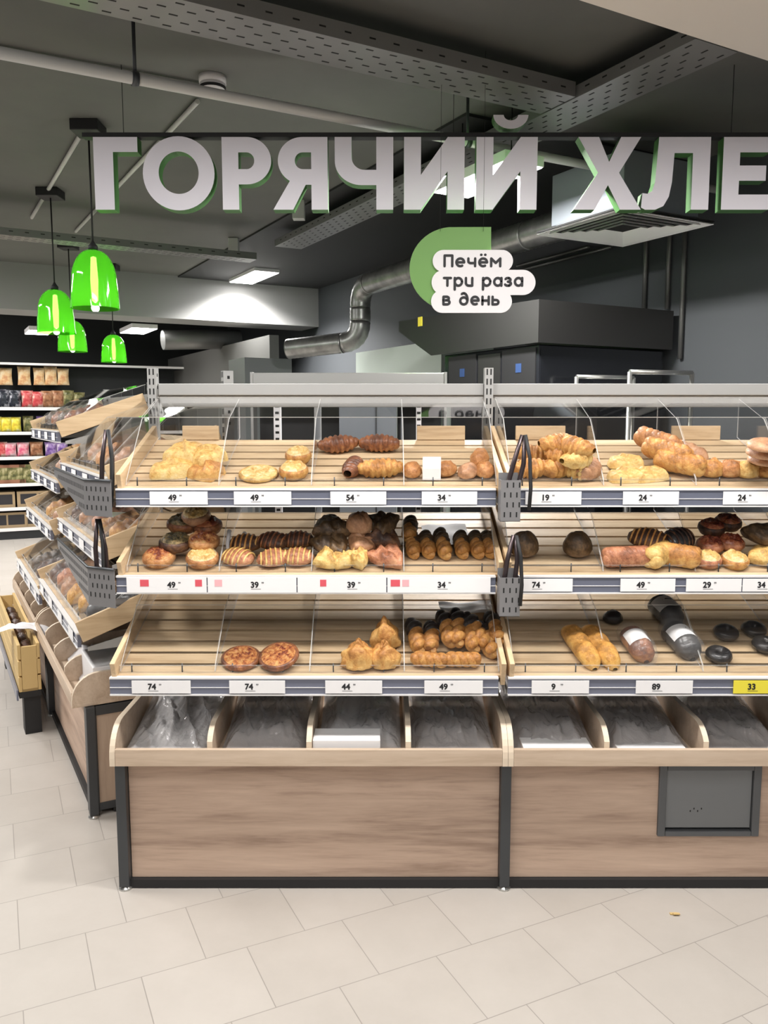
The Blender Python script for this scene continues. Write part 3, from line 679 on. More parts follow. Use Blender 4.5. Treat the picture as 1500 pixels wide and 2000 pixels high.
for x, y, lf, m, tp, lb in [(1380, 1102, 0, 'crust_red', 'topping_cheese', 'orange open bun at the front of the 29 bin by the divider'), (1433, 1104, 0, 'crust_gold', 'topping_cheese', 'golden open bun at the front of the 29 bin'), (1385, 1074, .02, 'crust_red', 'topping_jam', 'reddish open bun behind the front one by the divider in the 29 bin'), (1425, 1070, .025, 'crust_red', 'topping_jam', 'reddish open bun in the back middle of the 29 bin'),
        (1388, 1040, .05, 'crust_dark', 'topping_jam', 'dark red bun high at the back of the 29 bin'), (1420, 1030, .06, 'crust_dark', 'topping_jam', 'second dark red bun high at the back of the 29 bin')]:
    put(p_open('open_bun', m, tp, .046, .038), lb, 'bun', G2, bay2, i, x, y, 0, lf)
put(p_tri('puff_triangle', 'crust_pale', .07, .05), 'pale yellow puff triangle at the front of the last 34 bin', 'pastry', G2, bay2, i, 1490, 1098, 20)
put(p_tri('puff_triangle', 'crust_rye', .07, .06), 'dull olive puff triangle behind the pale one in the last 34 bin', 'pastry', G2, bay2, i, 1486, 1058, -20, .04)
# ---- bottom shelf, first bay
i = 2
put(p_disc('pizza', 'crust_brown', 'topping_pizza', .064, .022, .008), 'round mini pizza beside the empty slats on the bottom shelf', 'pizza', 'mini pizzas', bay1, i, 471, 1291)
put(p_disc('pizza', 'crust_brown', 'topping_pizza', .066, .022, .008), 'round mini pizza overlapping its neighbour on the bottom shelf', 'pizza', 'mini pizzas', bay1, i, 546, 1287, 40, .014, 0, -9)
for x, y, r, h, lb in [(700, 1300, .053, .085, 'low gathered dough pouch in the 44 bin of the bottom shelf'), (752, 1300, .047, .08, 'gathered dough pouch at the front of the 44 bin by the divider')]:
    put(p_pouch('pastry_pouch', 'crust_gold', r, h), lb, 'pastry', G3, bay1, i, x, y, 0, 0, -10)
put(p_pouch('pastry_pouch', 'crust_gold', .048, .1), 'tall gathered dough pouch behind the front one in the 44 bin', 'pastry', G3, bay1, i, 755, 1263, 30, .0, -10)
for x, y, yw, L, lf, lb in [(812, 1255, 96, .15, 0, 'twisted stick with black glazed tip beside the divider of the bottom shelf 49 bin'), (842, 1258, 84, .13, .0, 'slim twisted stick with black glazed tip second from the divider in the bottom 49 bin'), (872, 1240, 95, .16, .012, 'twisted stick with black glazed tip third from the divider in the bottom 49 bin'),
        (893, 1238, 86, .17, .016, 'thick twisted stick with black tip in the middle of the bottom 49 bin'), (918, 1250, 93, .165, .008, 'twisted stick with black tip just past the middle of the bottom 49 bin'), (930, 1245, 104, .17, .014, 'pale twisted stick with black tip leaning in the bottom 49 bin'), (950, 1262, 96, .15, 0, 'twisted stick with black tip in the corner of the bottom 49 bin'), (965, 1240, 92, .14, .01, 'twisted stick half hidden against the side board of the bottom 49 bin')]:
    o = p_twist('twisted_stick', 'crust_gold', L * 1.08, .0175, 2.3, 2, 'topping_choc', .62); tag(o, lb, 'pastry', G3)
    seat(o, bay1, i, x, y, yw, lf)
for x, y, yw, lf, lb in [(838, 1300, 172, 0, 'golden twisted stick lying across the front of the bottom 49 bin by the divider'), (902, 1300, 178, 0, 'golden twisted stick lying across the front of the bottom 49 bin by the corner')]:
    put(p_twist('twisted_stick', 'crust_gold', .11, .016, 2.3, 2), lb, 'pastry', G3, bay1, i, x, y, yw, lf)
# ---- bottom shelf, second bay
put(p_loaf('long_loaf', 'crust_loaf', .23, .036), 'long golden loaf in the bottom 9 bin, farther from the divider', 'bread', 'long golden loaves', bay2, i, 1132, 1270, 102)
put(p_loaf('long_loaf', 'crust_loaf', .23, .036), 'long golden loaf in the bottom 9 bin, touching the divider', 'bread', 'long golden loaves', bay2, i, 1170, 1270, 102)
def packed(name, m, label, px, py, yaw, L=.15, r=.04, lift=0):
    o = p_loaf(name, m, L, r); tag(o, label, 'bread', 'loaves packed in film'); seat(o, bay2, 2, px, py, yaw, lift)
    s = MB()
    def fn(u, v): a = pi * (.12 + .76 * u); return ((v - .5) * .06, cos(a) * r * 1.04, (sin(a) * .8 + .55) * r * 1.16)
    s.grid(fn, 10, 2); s.build('white_label', 'paper', o)
    f = MB(); sd = seed()
    def fb(u, v):
        a = 2 * pi * u; t = v * 2 - 1; k = (1 - abs(t) ** 4) ** .5 if abs(t) < 1 else 0
        n = 1.12 + .1 * noise.noise(Vector((cos(a) * 2, sin(a) * 2, t * 5)) + sd)
        return (t * L * .62, cos(a) * r * n * (k * .85 + .15) * 1.05, max(.0, (sin(a) * .8 + .55)) * r * n * (k * .9 + .1) * 1.15)
    f.grid(fb, 18, 18, 0, True, True).build('film_wrap', 'clear_film', o)
    return o
packed('packed_loaf', 'crust_brown', 'brown loaf in clear film with a white label in the bottom 89 bin', 1242, 1268, 98, .16, .04)
packed('packed_loaf', 'crust_black', 'black loaf in clear film with a white label by the divider of the 89 bin', 1328, 1262, 100, .17, .044)
packed('packed_loaf', 'crust_black', 'black wrapped loaf lying behind at the back of the 89 bin', 1298, 1205, 104, .14, .045, .01)
put(p_bun('dark_bread', 'crust_black', .035, .03, .045), 'small black round bread beside the long loaves, at the back', 'bread', G3, bay2, i, 1196, 1215)
for x, y, lb in [(1402, 1288, 'glossy black ring pastry at the front of the 33 bin'), (1416, 1244, 'glossy black ring pastry behind the front one in the 33 bin'), (1470, 1238, 'glossy black ring pastry at the back of the 33 bin'), (1492, 1268, 'glossy black ring pastry cut by the picture edge in the 33 bin')]:
    put(p_ring('ring_pastry', 'crust_black', .042, .019), lb, 'pastry', 'black ring pastries', bay2, i, x, y)

# ---- wood stops behind the top shelf and papers
for px0, px1, yt, bay, si, lb in [(815, 910, 851, bay1, 0, 'pale board standing behind the top shelf 34 bin'), (1010, 1108, 850, bay2, 0, 'pale board standing behind the 19 bin'), (1318, 1414, 850, bay2, 0, 'pale board standing behind the second 24 bin'), (352, 424, 850, bay1, 0, 'pale board standing behind the first 49 bin')]:
    s = bay.sh[si]; a = s.M @ Vector((0, s.L - .02, 0)); x0 = (px0 - 750) / F_PX * 3.0; x1 = (px1 - 750) / F_PX * 3.0
    tag(MB().box((x0, a.y - .0, a.z + .003), (x1, a.y + .012, a.z + .055)).build('back_board', 'pine_slat', None, .002), lb, 'board', 'boards behind the top shelf')
def sheet_paper(label, bay, i, px, py, w_, h_, m='paper'):
    sd = seed()
    def fn(u, v): return ((u - .5) * w_, (v - .5) * h_, .016 + .012 * noise.noise(Vector((u * 3, v * 3, 0)) + sd))
    o = MB().grid(fn, 14, 14).build('paper_bag', m); tag(o, label, 'bag'); seat(o, bay, i, px, py, 5, .0); return o
sheet_paper('crumpled white paper bag behind the dark topped sticks on the middle shelf', bay1, 1, 872, 1052, .16, .16)
sheet_paper('white paper sheet at the back of the bottom 49 bin behind the black tips', bay1, 2, 905, 1195, .17, .08)

# ------------------------------------------------------------------ price tags
def price(bay, i, px0, px1, txt, tx, kind='white', promo=False, w99=True):
    yf, zf = FR[i]; Y = bay.root.location.y + yf
    zc = Y * cos(TILT) - (zf - CAM_Z) * sin(TILT)
    x0, x1, xt = [(p - 750) / F_PX * zc for p in (px0 + .6, px1 - .6, tx)]
    row = ('top', 'middle', 'bottom')[i]; which = 'plain bay' if bay is bay1 else 'hatch bay'
    nb = {(0, 338): 'under pale cheese pastries', (0, 498): 'under the flatbread', (1, 498): 'nearer the 49', (1, 686): 'nearer the 34', (0, 1254): 'nearer the 19', (0, 1447): 'at the picture edge', (2, 298): 'under the empty slats', (2, 487): 'under the pizzas'}.get((i, tx), '')
    lb = f"{'yellow' if kind == 'yellow' else 'white'} {txt} price tag on the {row} rail of the {which} {nb}".strip()
    t = thing('price_tag', lb, 'price tag', ((x0 + x1) / 2, Y - .0065, zf), 0, 'price tags on the rails')
    h = (x1 - x0) / 2
    hi = .0245 if promo else .021
    MB().box((-h, -.0008, -hi), (h, .0008, hi)).build('card', 'tag_yellow' if kind == 'yellow' else 'paper', t)
    m = MB(); c = xt - (x0 + x1) / 2; body = txt
    text_mb(m, body, .026, c, -.0075, -.0013, 0, .04)
    if w99: text_mb(m, '99', .008, c + .026, .005, -.0013, 0, .01)
    m.box((c - .012, -.0011, -.0135), (c + .02, -.0009, -.0122))
    m.build('price_figure', 'ink', t)
    if promo:
        for dx, mt, ww in promo:
            q = MB().box((dx, -.0014, -.004), (dx + ww, -.0009, .018)); q.build('stamp', mt, t)
    return t
P = price
P(bay1, 0, 293, 407, '49', 338); P(bay1, 0, 457, 570, '49', 498); P(bay1, 0, 645, 755, '54', 684); P(bay1, 0, 823, 932, '34', 862)
P(bay2, 0, 1025, 1135, '19', 1064); P(bay2, 0, 1215, 1325, '24', 1254); P(bay2, 0, 1410, 1525, '24', 1447)
P(bay1, 1, 248, 405, '49', 336, promo=[(-.085, 'stamp_red', .028), (.092, 'stamp_red', .022)]); P(bay1, 1, 406, 580, '39', 498, promo=[(-.12, 'stamp_pink', .024)])
P(bay1, 1, 581, 755, '39', 686, promo=[(-.07, 'stamp_red', .02)]); P(bay1, 1, 756, 958, '34', 862, promo=[(-.155, 'stamp_red', .03), (-.118, 'stamp_pink', .022)])
P(bay2, 1, 1009, 1118, '74', 1046); P(bay2, 1, 1210, 1318, '49', 1250); P(bay2, 1, 1338, 1447, '29', 1379); P(bay2, 1, 1448, 1540, '34', 1485)
P(bay1, 2, 258, 374, '74', 298); P(bay1, 2, 448, 558, '74', 487); P(bay1, 2, 635, 747, '44', 676); P(bay1, 2, 828, 943, '49', 866)
P(bay2, 2, 1037, 1150, '9', 1080); P(bay2, 2, 1240, 1352, '89', 1280, w99=False); P(bay2, 2, 1430, 1540, '33', 1466, 'yellow', w99=False)

# ------------------------------------------------------------------ plastic bags in the trays
def bag(bay, x, y, w_, d_, label, h=.03, tilt=.10, m='bag_film', grp='plastic bags in the trays'):
    sd = seed(); t = MB()
    for layer in range(3):
        def fn(u, v, L=layer):
            n = noise.noise(Vector((u * 3, v * 3, L * 3)) + sd); n2 = 1 - abs(noise.noise(Vector((u * 4.5 + v * 2, v * 4.5, L)) + sd)) * 2; n3 = 1 - abs(noise.noise(Vector((u * 9 - v * 4, v * 8, L)) + sd)) * 2
            e = min(1, 6 * min(u, 1 - u, v, 1 - v))
            return (x + (u - .5) * (w_ - .012 * L), y + (v - .5) * d_, .4565 + .004 * L + tilt * v ** 1.5 * d_ + e * (h * (.5 + .5 * n) * .8 + .016 * n2 ** 3 + .007 * n3 ** 3) * (.6 + .3 * L))
        t.grid(fn, 44, 50)
    o = t.build('plastic_bag', m); tag(o, label, 'plastic bag', grp); o.matrix_world = bay.M.copy(); return o
bag(bay1, .157, .26, .27, .50, 'flat crumpled grey plastic bags in the first tray bin by the corner', .015, .22, 'grey_film')
bag(bay1, .469, .27, .27, .48, 'dark crumpled plastic bags in the tray bin below the 74 pizza tag', .05, .25)
bag(bay1, .781, .28, .27, .46, 'crumpled clear bags behind the white paper in the third tray bin', .05, .25, 'grey_film')
bag(bay1, 1.085, .27, .27, .48, 'dark clear bags in the tray bin below the 49 twisted sticks', .05, .2)
bag(bay2, .16, .27, .27, .48, 'shiny plastic bags in the tray bin below the 9 tag', .05, .24)
bag(bay2, .469, .27, .27, .48, 'shiny plastic bags in the tray bin above the grey hatch, nearer the bay joint', .05, .2)
bag(bay2, .781, .27, .27, .48, 'plastic bags in the tray bin below the yellow 33 tag', .04, .2)
o = MB().box((-.107, -.05, 0), (.107, .05, .03)).build('paper_stack', 'paper', None, .002); tag(o, 'white stack of paper in the tray bin below the 44 tag', 'paper'); o.location = (-.861 + .742, 2.505 + .035, .486)
MBs = MB().box((-.11, -.05, 0), (.11, .05, .028)).build('paper_stack', 'paper', None, .002); tag(MBs, 'white paper lying under the bags below the 9 tag', 'paper'); MBs.location = (.389 + .165, 2.505 + .035, .457)
o = MB().box((-.11, -.045, 0), (.11, .045, .02)).build('paper_stack', 'paper', None, .002); tag(o, 'white paper under the shiny bags above the hatch', 'paper'); o.location = (.389 + .469, 2.545, .457)

# ------------------------------------------------------------------ tong holders and tongs
def holder(x, y, z, label, w_=.062, h=.13, rz=0):
    t = thing('tong_holder', label, 'tong holder', (x, y, z), rz, 'perforated tong holders')
    m = MB(); d = .06
    m.box((-w_ / 2, 0, 0), (w_ / 2, .0015, h)); m.box((-w_ / 2, .0015, 0), (-w_ / 2 + .0015, d, h)); m.box((w_ / 2 - .0015, .0015, 0), (w_ / 2, d, h)); m.box((-w_ / 2, d - .0015, 0), (w_ / 2, d, h + .02)); m.box((-w_ / 2, 0, 0), (w_ / 2, d, .0015))
    for r in range(4):
        for c in range(3):
            xx = (-.019 + .019 * c) * w_ / .062 + (.008 if r % 2 else 0); m.box((xx - .0022, -.0004, .014 + r * .031), (xx + .0022, .0004, .030 + r * .031), 1)
    m.build('perforated_box', ['slotted_grey', 'slot'], t)
    return t
def tongs(x, y, z, label, L=.23, lean=(.04, .03), loop=True):
    t = thing('tongs', label, 'tongs', (x, y, z), 0, 'serving tongs')
    for s in (-1, 1):
        m = MB(); pts = [(s * .004 + lean[0] * (1 - 0), lean[1], L), (s * .016 + lean[0] * .7, lean[1] * .6, L * .62), (s * .017 + lean[0] * .3, lean[1] * .3, L * .3), (s * .008, 0, .0)]
        m.tube(pts, [.006, .008, .008, .005], 8); m.build('arm', 'tongs_metal', t)
    if loop:
        m = MB(); m.tube([(lean[0] + .005, lean[1] - .006, L), (lean[0] + .018, lean[1] - .02, L * .7), (lean[0] + .021, lean[1] - .03, L * .3), (lean[0] + .016, lean[1] - .035, -.01 + L * .05)], .006, 8); m.build('strap', 'black', t)
    return t
jx = .392
holder(jx + .004, 2.548, 1.205, 'grey perforated tong holder on the bay joint at the top rail')
holder(jx + .004, 2.53, .905, 'grey perforated tong holder on the bay joint at the middle rail', .064, .125)
tongs(jx + .0, 2.578, 1.24, 'dark tongs standing in the upper holder at the bay joint', .235, (.045, .0))
tongs(jx - .0, 2.56, .94, 'dark tongs standing in the lower holder at the bay joint', .22, (.02, .0))
def corner_basket(z, h, label, x0=-.965, x1=-.862, yv=2.60):
    t = thing('corner_basket', label, 'tong holder', (0, 0, 0), 0, 'perforated corner baskets'); m = MB()
    a = Vector((x0, yv + .03, 0)); b = Vector((x0 - .483 * .72, yv + .03 + .876 * .72, 0)); c = Vector((x1, yv - .02, 0))
    def wall(p, q, zs, n):
        d = (q - p); nn = Vector((d.y, -d.x, 0)).normalized() * .001
        vs = [p + Vector((0, 0, zs[0])), q + Vector((0, 0, zs[1])), q + Vector((0, 0, zs[2])), p + Vector((0, 0, zs[3]))]
        m.slab(vs, .0018, 0, 0)
        L = d.length; k = 0
        for iu in range(int(L / .02)):
            for r in range(4):
                u = (iu + .5 + .5 * (r % 2)) * .02; zz = z + h - .02 - r * .03
                lo = zs[0] + (zs[1] - zs[0]) * u / L
                if zz - .02 < lo or u > L - .008: continue
                e = d.normalized(); cpt = p + e * u
                m.slab([cpt + e * -.0022 + Vector((0, 0, zz - .015)), cpt + e * .0022 + Vector((0, 0, zz - .015)), cpt + e * .0022 + Vector((0, 0, zz)), cpt - e * .0022 + Vector((0, 0, zz))], .003, 1, 1)
    wall(a, c, (z, z, z + h, z + h), 5)
    wall(b, a, (z + h * .75, z, z + h, z + h), 20)
    m.build('perforated_sheet', ['slotted_grey', 'slot'], t)
    r = MB().tube([b + Vector((0, 0, z + h)), a + Vector((0, 0, z + h)), c + Vector((0, 0, z + h))], .005, 8); r.build('rolled_edge', 'dark_metal', t)
    MB().add([a + Vector((0, 0, z)), c + Vector((0, 0, z)), (x1, yv + .12, z), (a.x + .0, a.y + .1, z)], [(3, 2, 1, 0)]).build('bottom_sheet', 'slotted_grey', t)
    return t
corner_basket(1.215, .115, 'grey perforated corner basket at the top rail, by the aisle end')
corner_basket(.92, .125, 'grey perforated corner basket at the middle rail, by the aisle end')
tongs(-.905, 2.66, 1.24, 'dark tongs standing in the upper corner basket by the aisle', .25, (.01, .0))
tongs(-.925, 2.66, .94, 'grey tongs hanging at the corner between the two baskets', .26, (-.01, 0))
t = thing('white_tongs', 'white plastic tongs lying in the first 39 bin of the middle shelf', 'tongs')
for k, (a, b) in enumerate([((0, 0, .03), (-.025, .10, .065)), ((.004, 0, .03), (.03, .10, .06))]):
    MB().tube([a, ((a[0] + b[0]) / 2 * 1.3, .05, .045), b], [.005, .007, .008], 8).build('arm', 'white', t)
seat(t, bay1, 1, 447, 1098, -8)

# ------------------------------------------------------------------ goods on the bays along the aisle
def put_local(o, bay, i, x, s_, yaw=0, lift=0):
    sh = bay.sh[i]; o.matrix_world = sh.M @ Matrix.Translation((x, s_, lift + .001)) @ Matrix.Rotation(radians(yaw), 4, 'Z'); return o
GA = 'breads along the aisle'
n = 0
spots = [(bay3, 0, 1.10, .17, 'crust_tan', 'large tan loaf behind the corner on the top shelf of the aisle bay'), (bay3, 0, .80, .15, 'crust_bun', 'brown loaf further along the top shelf of the aisle bay'), (bay3, 0, .48, .17, 'crust_tan', 'tan loaf in the middle of the top shelf of the aisle bay'),
    (bay3, 1, 1.12, .14, 'crust_gold', 'golden wrapped loaf nearest the corner on the middle shelf of the aisle bay'), (bay3, 1, .92, .12, 'crust_gold', 'golden wrapped loaf second from the corner on the middle shelf of the aisle bay'), (bay3, 1, .72, .14, 'crust_red', 'reddish wrapped loaf third from the corner on the middle shelf of the aisle bay'), (bay3, 1, .5, .12, 'crust_tan', 'tan wrapped loaf fourth from the corner on the middle shelf of the aisle bay'), (bay3, 1, .28, .12, 'crust_dark', 'dark wrapped loaf far along the middle shelf of the aisle bay'),
    (bay3, 2, 1.14, .16, 'crust_black', 'black wrapped bread nearest the end board on the bottom shelf of the aisle bay'), (bay3, 2, .94, .16, 'crust_loaf', 'bright orange wrapped loaf on the bottom shelf of the aisle bay'), (bay3, 2, .76, .14, 'crust_loaf', 'orange wrapped loaf next to the bright one on the bottom shelf of the aisle bay'), (bay3, 2, .58, .14, 'crust_tan', 'tan wrapped loaf in the middle of the bottom shelf of the aisle bay'), (bay3, 2, .38, .15, 'crust_red', 'reddish wrapped loaf far along the bottom shelf of the aisle bay'), (bay3, 2, .2, .14, 'crust_dark', 'dark wrapped loaf at the far end of the bottom shelf of the aisle bay'),
    (bay4, 0, 1.1, .16, 'crust_brown', 'brown wrapped loaf at the near end of the highest aisle shelf'), (bay4, 0, .85, .16, 'crust_rye', 'olive wrapped loaf next on the highest aisle shelf'), (bay4, 0, .6, .16, 'crust_brown', 'brown wrapped loaf in the middle of the highest aisle shelf'), (bay4, 0, .3, .16, 'crust_rye', 'olive wrapped loaf far along the highest aisle shelf'),
    (bay4, 1, 1.1, .14, 'crust_dark', 'dark loaf at the near end of the second aisle shelf'), (bay4, 1, .8, .14, 'crust_tan', 'tan loaf further along the second aisle shelf'), (bay4, 2, 1.1, .14, 'crust_tan', 'tan wrapped loaf at the near end of the third aisle shelf'), (bay4, 2, .8, .14, 'crust_gold', 'golden wrapped loaf along the third aisle shelf'),
    (bay4, 3, 1.1, .14, 'crust_black', 'black wrapped bread at the near end of the lowest aisle shelf'), (bay4, 3, .85, .14, 'crust_dark', 'dark wrapped bread next on the lowest aisle shelf'), (bay4, 3, .6, .14, 'crust_rye', 'olive wrapped bread far along the lowest aisle shelf')]
for b_, i_, x, s_, m, lb in spots:
    big = .05 if b_.sh.index(b_.sh[i_]) != 1 else .045
    o = p_loaf('wrapped_loaf', m, .24 if i_ != 1 else .2, big, 5); tag(o, lb, 'bread', GA)
    f = MB(); sd = seed(); L = .26; r = big * 1.12
    def fb(u, v):
        a = 2 * pi * u; t_ = v * 2 - 1; k = max(0, 1 - abs(t_) ** 5) ** .5
        nn = 1.05 + .14 * noise.noise(Vector((cos(a) * 2, sin(a) * 2, t_ * 5)) + sd)
        return (t_ * L * .56, cos(a) * r * nn * (k * .9 + .1), max(0, sin(a) * .8 + .55) * r * nn * (k * .9 + .1))
    f.grid(fb, 16, 18, 0, True, True).build('film_wrap', 'clear_film', o)
    put_local(o, b_, i_, x, s_, 80 + random.uniform(-12, 12))
# blue grey tags on the aisle rails
for b_, hs, nm in ((bay3, FR, 'near'), (bay4, [(.115, 1.43), (.10, 1.17), (.06, .93), (-.01, .60)], 'far')):
    for i_, (yf, zf) in enumerate(hs):
        for q, x in enumerate((1.08, .77, .46, .15)):
            o = MB().box((-.06, -.0008, -.02), (.06, .0008, .02)).build('price_tag', 'paper')
            rowname = (('top', 'middle', 'bottom') if nm == 'near' else ('highest', 'second', 'third', 'lowest'))[i_]
            tag(o, f"white tag on the {rowname} rail of the {nm} aisle bay, {('first', 'second', 'third', 'fourth')[q]} from its corner end", 'price tag', 'tags on the aisle rails')
            o.matrix_world = b_.M @ Matrix.Translation((x, yf - .0065, zf))
bag(bay3, .78, .2, .5, .35, 'white crumpled plastic bags lying in the tray of the aisle bay', .09, .1, 'white', None)
o = MB().tube([(0, 0, 0), (.25, 0, .0)], .05, 20).build('paper_roll', 'paper_kraft'); tag(o, 'brown kraft paper roll in the tray of the aisle bay', 'paper roll'); o.matrix_world = bay3.M @ Matrix.Translation((.45, .12, .52)) @ Matrix.Rotation(1.2, 4, 'Z')
o = MB().box((-.15, -.14, 0), (.13, .12, .12)).build('paper_stack', 'paper', None, .004); tag(o, 'thick white paper stack in the tray of the aisle bay beside its end board', 'paper'); o.matrix_world = bay3.M @ Matrix.Translation((1.08, .18, .457))
# yellow crate on a black stand in front of the far aisle bay
ct = thing('wooden_crate', 'yellow wooden crate on a black stand in front of the far aisle bay', 'crate', tuple(near - LX * 1.0 + Vector((-.876, -.483, 0)) * .15), LR)
m = MB(); cw, cd, z0, z1 = 1.3, .10, .22, .44
for k in range(3): z = z0 + k * .08; m.box((-cw, 0, z), (0, .015, z + .072)); m.box((-cw, cd - .015, z), (0, cd, z + .072))
m.build('crate_board', 'crate_wood', ct, .002)
for x in (-.016, -cw): MB().box((x, .016, z0), (x + .016, cd - .016, z1)).build('crate_end', 'crate_wood', ct)
MB().box((-cw, .016, z0), (0, cd - .016, z0 + .012)).build('crate_bottom', 'crate_wood', ct)
MB().box((-.12, .02, .0), (-.02, .095, .22)).box((-cw, .02, 0), (-cw + .09, .095, .22)).box((-cw, .0, .19), (.0, .098, .2195)).build('stand', 'black', ct)
r_ = MB().box((-cw, -.012, z0 - .04), (.0, -.004, z0 + .012)).build('price_rail', 'rail_blue', ct)
for k in range(6):
    o = p_bun('packed_roll', 'crust_dark', .06, .032, .06, .12); tag(o, f'dark packed roll in the yellow crate, {("first", "second", "third", "fourth", "fifth", "sixth")[k]} from its near end', 'bread', 'rolls in the yellow crate')
    o.matrix_world = Matrix.Translation(ct.location) @ Matrix.Rotation(LR, 4, 'Z') @ Matrix.Translation((-.16 - k * .165, .05, .37))
o = MB().grid(lambda u, v: ((u - .5) * .34, (v - .5) * .12, .05 * sin(u * pi) + .02 * noise.noise(Vector((u * 5, v * 4, 3)))), 20, 8).build('plastic_bag', 'white'); tag(o, 'white plastic bag draped over the rim of the yellow crate', 'plastic bag')
o.matrix_world = Matrix.Translation(ct.location) @ Matrix.Rotation(LR, 4, 'Z') @ Matrix.Translation((-.22, .04, .445)) @ Matrix.Rotation(1.15, 4, 'Z')

# ------------------------------------------------------------------ hanging sign letters
SY = 3.6; K = (SY * cos(TILT) - 1.02 * sin(TILT)) / F_PX
sign = thing('hanging_sign', 'row of big white letters with green sides spelling hot bread, hung from a dark bar', 'sign', (0, SY, 0))
ZT, ZB = 2.70, 2.405; ZH = ZT - ZB
def lp(px, fy): return ((px - 750) * K, ZB + (1 - fy) * ZH)     # fy = 0 at the cap line, 1 at the base line
def arc(cx, cy, rx, ry, a0, a1, n=28): return [(cx + rx * cos(radians(a0 + (a1 - a0) * k / n)), cy + ry * sin(radians(a0 + (a1 - a0) * k / n))) for k in range(n + 1)]
LET = []
LET.append([[(184, 0), (270, 0), (270, .205), (222, .205), (222, 1), (184, 1)]])
LET.append([arc(349, .5, 70, .51, 0, 360, 48)[:-1], arc(349, .49, 39, .292, 360, 0, 48)[:-1]])
LET.append([[(434, 0), (478, 0)] + arc(482, .325, 48, .325, -90, 90) + [(466, .65), (466, 1), (434, 1)], [(466, .21), (466, .44), (480, .44)] + arc(482, .325, 15, .115, 90, -90, 12) + [(480, .21)]])
LET.append([[(640, 0), (640, 1), (608, 1), (608, .655), (597, .655), (572, 1), (533, 1), (566, .60)] + arc(591, .325, 48, .325, 118, 270) , [(608, .21), (591, .21)] + arc(591, .325, 15, .115, -90, -270, 12) + [(608, .44)]])
LET.append([[(654, 0), (687, 0), (687, .28)] + arc(712, .28, 25, .17, 180, 90, 10) + [(735, .45), (735, 0), (768, 0), (768, 1), (735, 1), (735, .66), (706, .66)] + arc(706, .33, 52, .33, 90, 180, 14)])
def II(x0, x1): return [[(x0, 0), (x0 + 33, 0), (x0 + 33, .52), (x1 - 33, 0), (x1, 0), (x1, 1), (x1 - 33, 1), (x1 - 33, .47), (x0 + 33, 1), (x0, 1)]]
LET.append(II(789, 907)); LET.append(II(930, 1049))
LET.append([[(1128, 0), (1168, 0), (1189, .34), (1211, 0), (1250, 0), (1209, .49), (1254, 1), (1213, 1), (1188, .66), (1163, 1), (1122, 1), (1168, .49)]])
LET.append([[(1285, 0), (1386, 0), (1386, 1), (1352, 1), (1352, .22), (1316, .22), (1313, .62)] + [(1308, .82), (1298, .95), (1282, 1.0), (1262, 1.0), (1254, .97), (1256, .77), (1266, .78), (1275, .74), (1280, .62)]])
LET.append([[(1411, 0), (1502, 0), (1502, .21), (1444, .21), (1444, .39), (1496, .39), (1496, .60), (1444, .60), (1444, .79), (1504, .79), (1504, 1), (1411, 1)]])
DEP = .062
def letter(contours, name='letter'):
    cs = [[lp(*p) for p in c] for c in contours]
    return filled(cs, DEP, 0).build(name, ['sign_face', 'sign_green'], sign)
for c in LET: letter(c)
brv = arc(996, -.30, 34, .19, 180, 0, 16) + [(1016, -.30)] + arc(996, -.30, 14, .075, 0, 180, 10)
letter([brv], 'breve')
MB().box((-2.05 * .62, .005, ZT + .002), (2.2, .05, ZT + .02)).build('hanging_bar', 'black', sign)
for x in ((240 - 750) * K, (886 - 750) * K, (1430 - 750) * K): MB().tube([(x, .03, ZT + .02), (x, .03, 2.999)], .0016, 6).build('wire', 'cord', sign)

# ------------------------------------------------------------------ small round sign
PY = 3.5; K2 = (PY * cos(TILT) - .62 * sin(TILT)) / F_PX
s2 = thing('round_sign', 'green plate sign with a white cloud panel about baking three times a day', 'sign', (0, PY, 0))
def q2(px, py): p = at_y(px, py, PY); return (p.x, p.z)
gp = [q2(960, 442), q2(962, 500), q2(962, 560), q2(860, 590)] + [q2(881 + 81 * cos(radians(a)), 522 - 80 * sin(radians(a))) for a in range(245, 90, -8)]
gp = [q2(960, 442), q2(960, 600), q2(850, 597)] + [q2(885 - 85 * cos(radians(a)), 524 - 82 * sin(radians(a))) for a in range(-62, 91, 7)]
filled([gp], .008, .012).build('green_plate', ['plate_green', 'plate_green'], s2)
def capsule(x0, x1, y0, y1):
    r = (y1 - y0) / 2; return [q2(x0 + r + r * cos(radians(a)), y0 + r - r * sin(radians(a))) for a in range(90, 271, 9)] + [q2(x1 - r + r * cos(radians(a)), y0 + r - r * sin(radians(a))) for a in range(-90, 91, 9)]
wm = MB()
for n_, (x0, x1, y0, y1) in enumerate([(845, 1002, 488, 531), (843, 1046, 527, 576), (842, 1000, 566, 611), (860, 985, 510, 590)]):
    f = filled([capsule(x0, x1, y0, y1)], .008, -.0 + n_ * .0003); wm.add(f.v, f.f, 0)
wm.build('white_cloud', 'white', s2)
def ea(cx, cy, rx, ry, a0, a1, n=14): return [(cx + rx * cos(radians(a0 + (a1 - a0) * k / n)), cy + ry * sin(radians(a0 + (a1 - a0) * k / n))) for k in range(n + 1)]
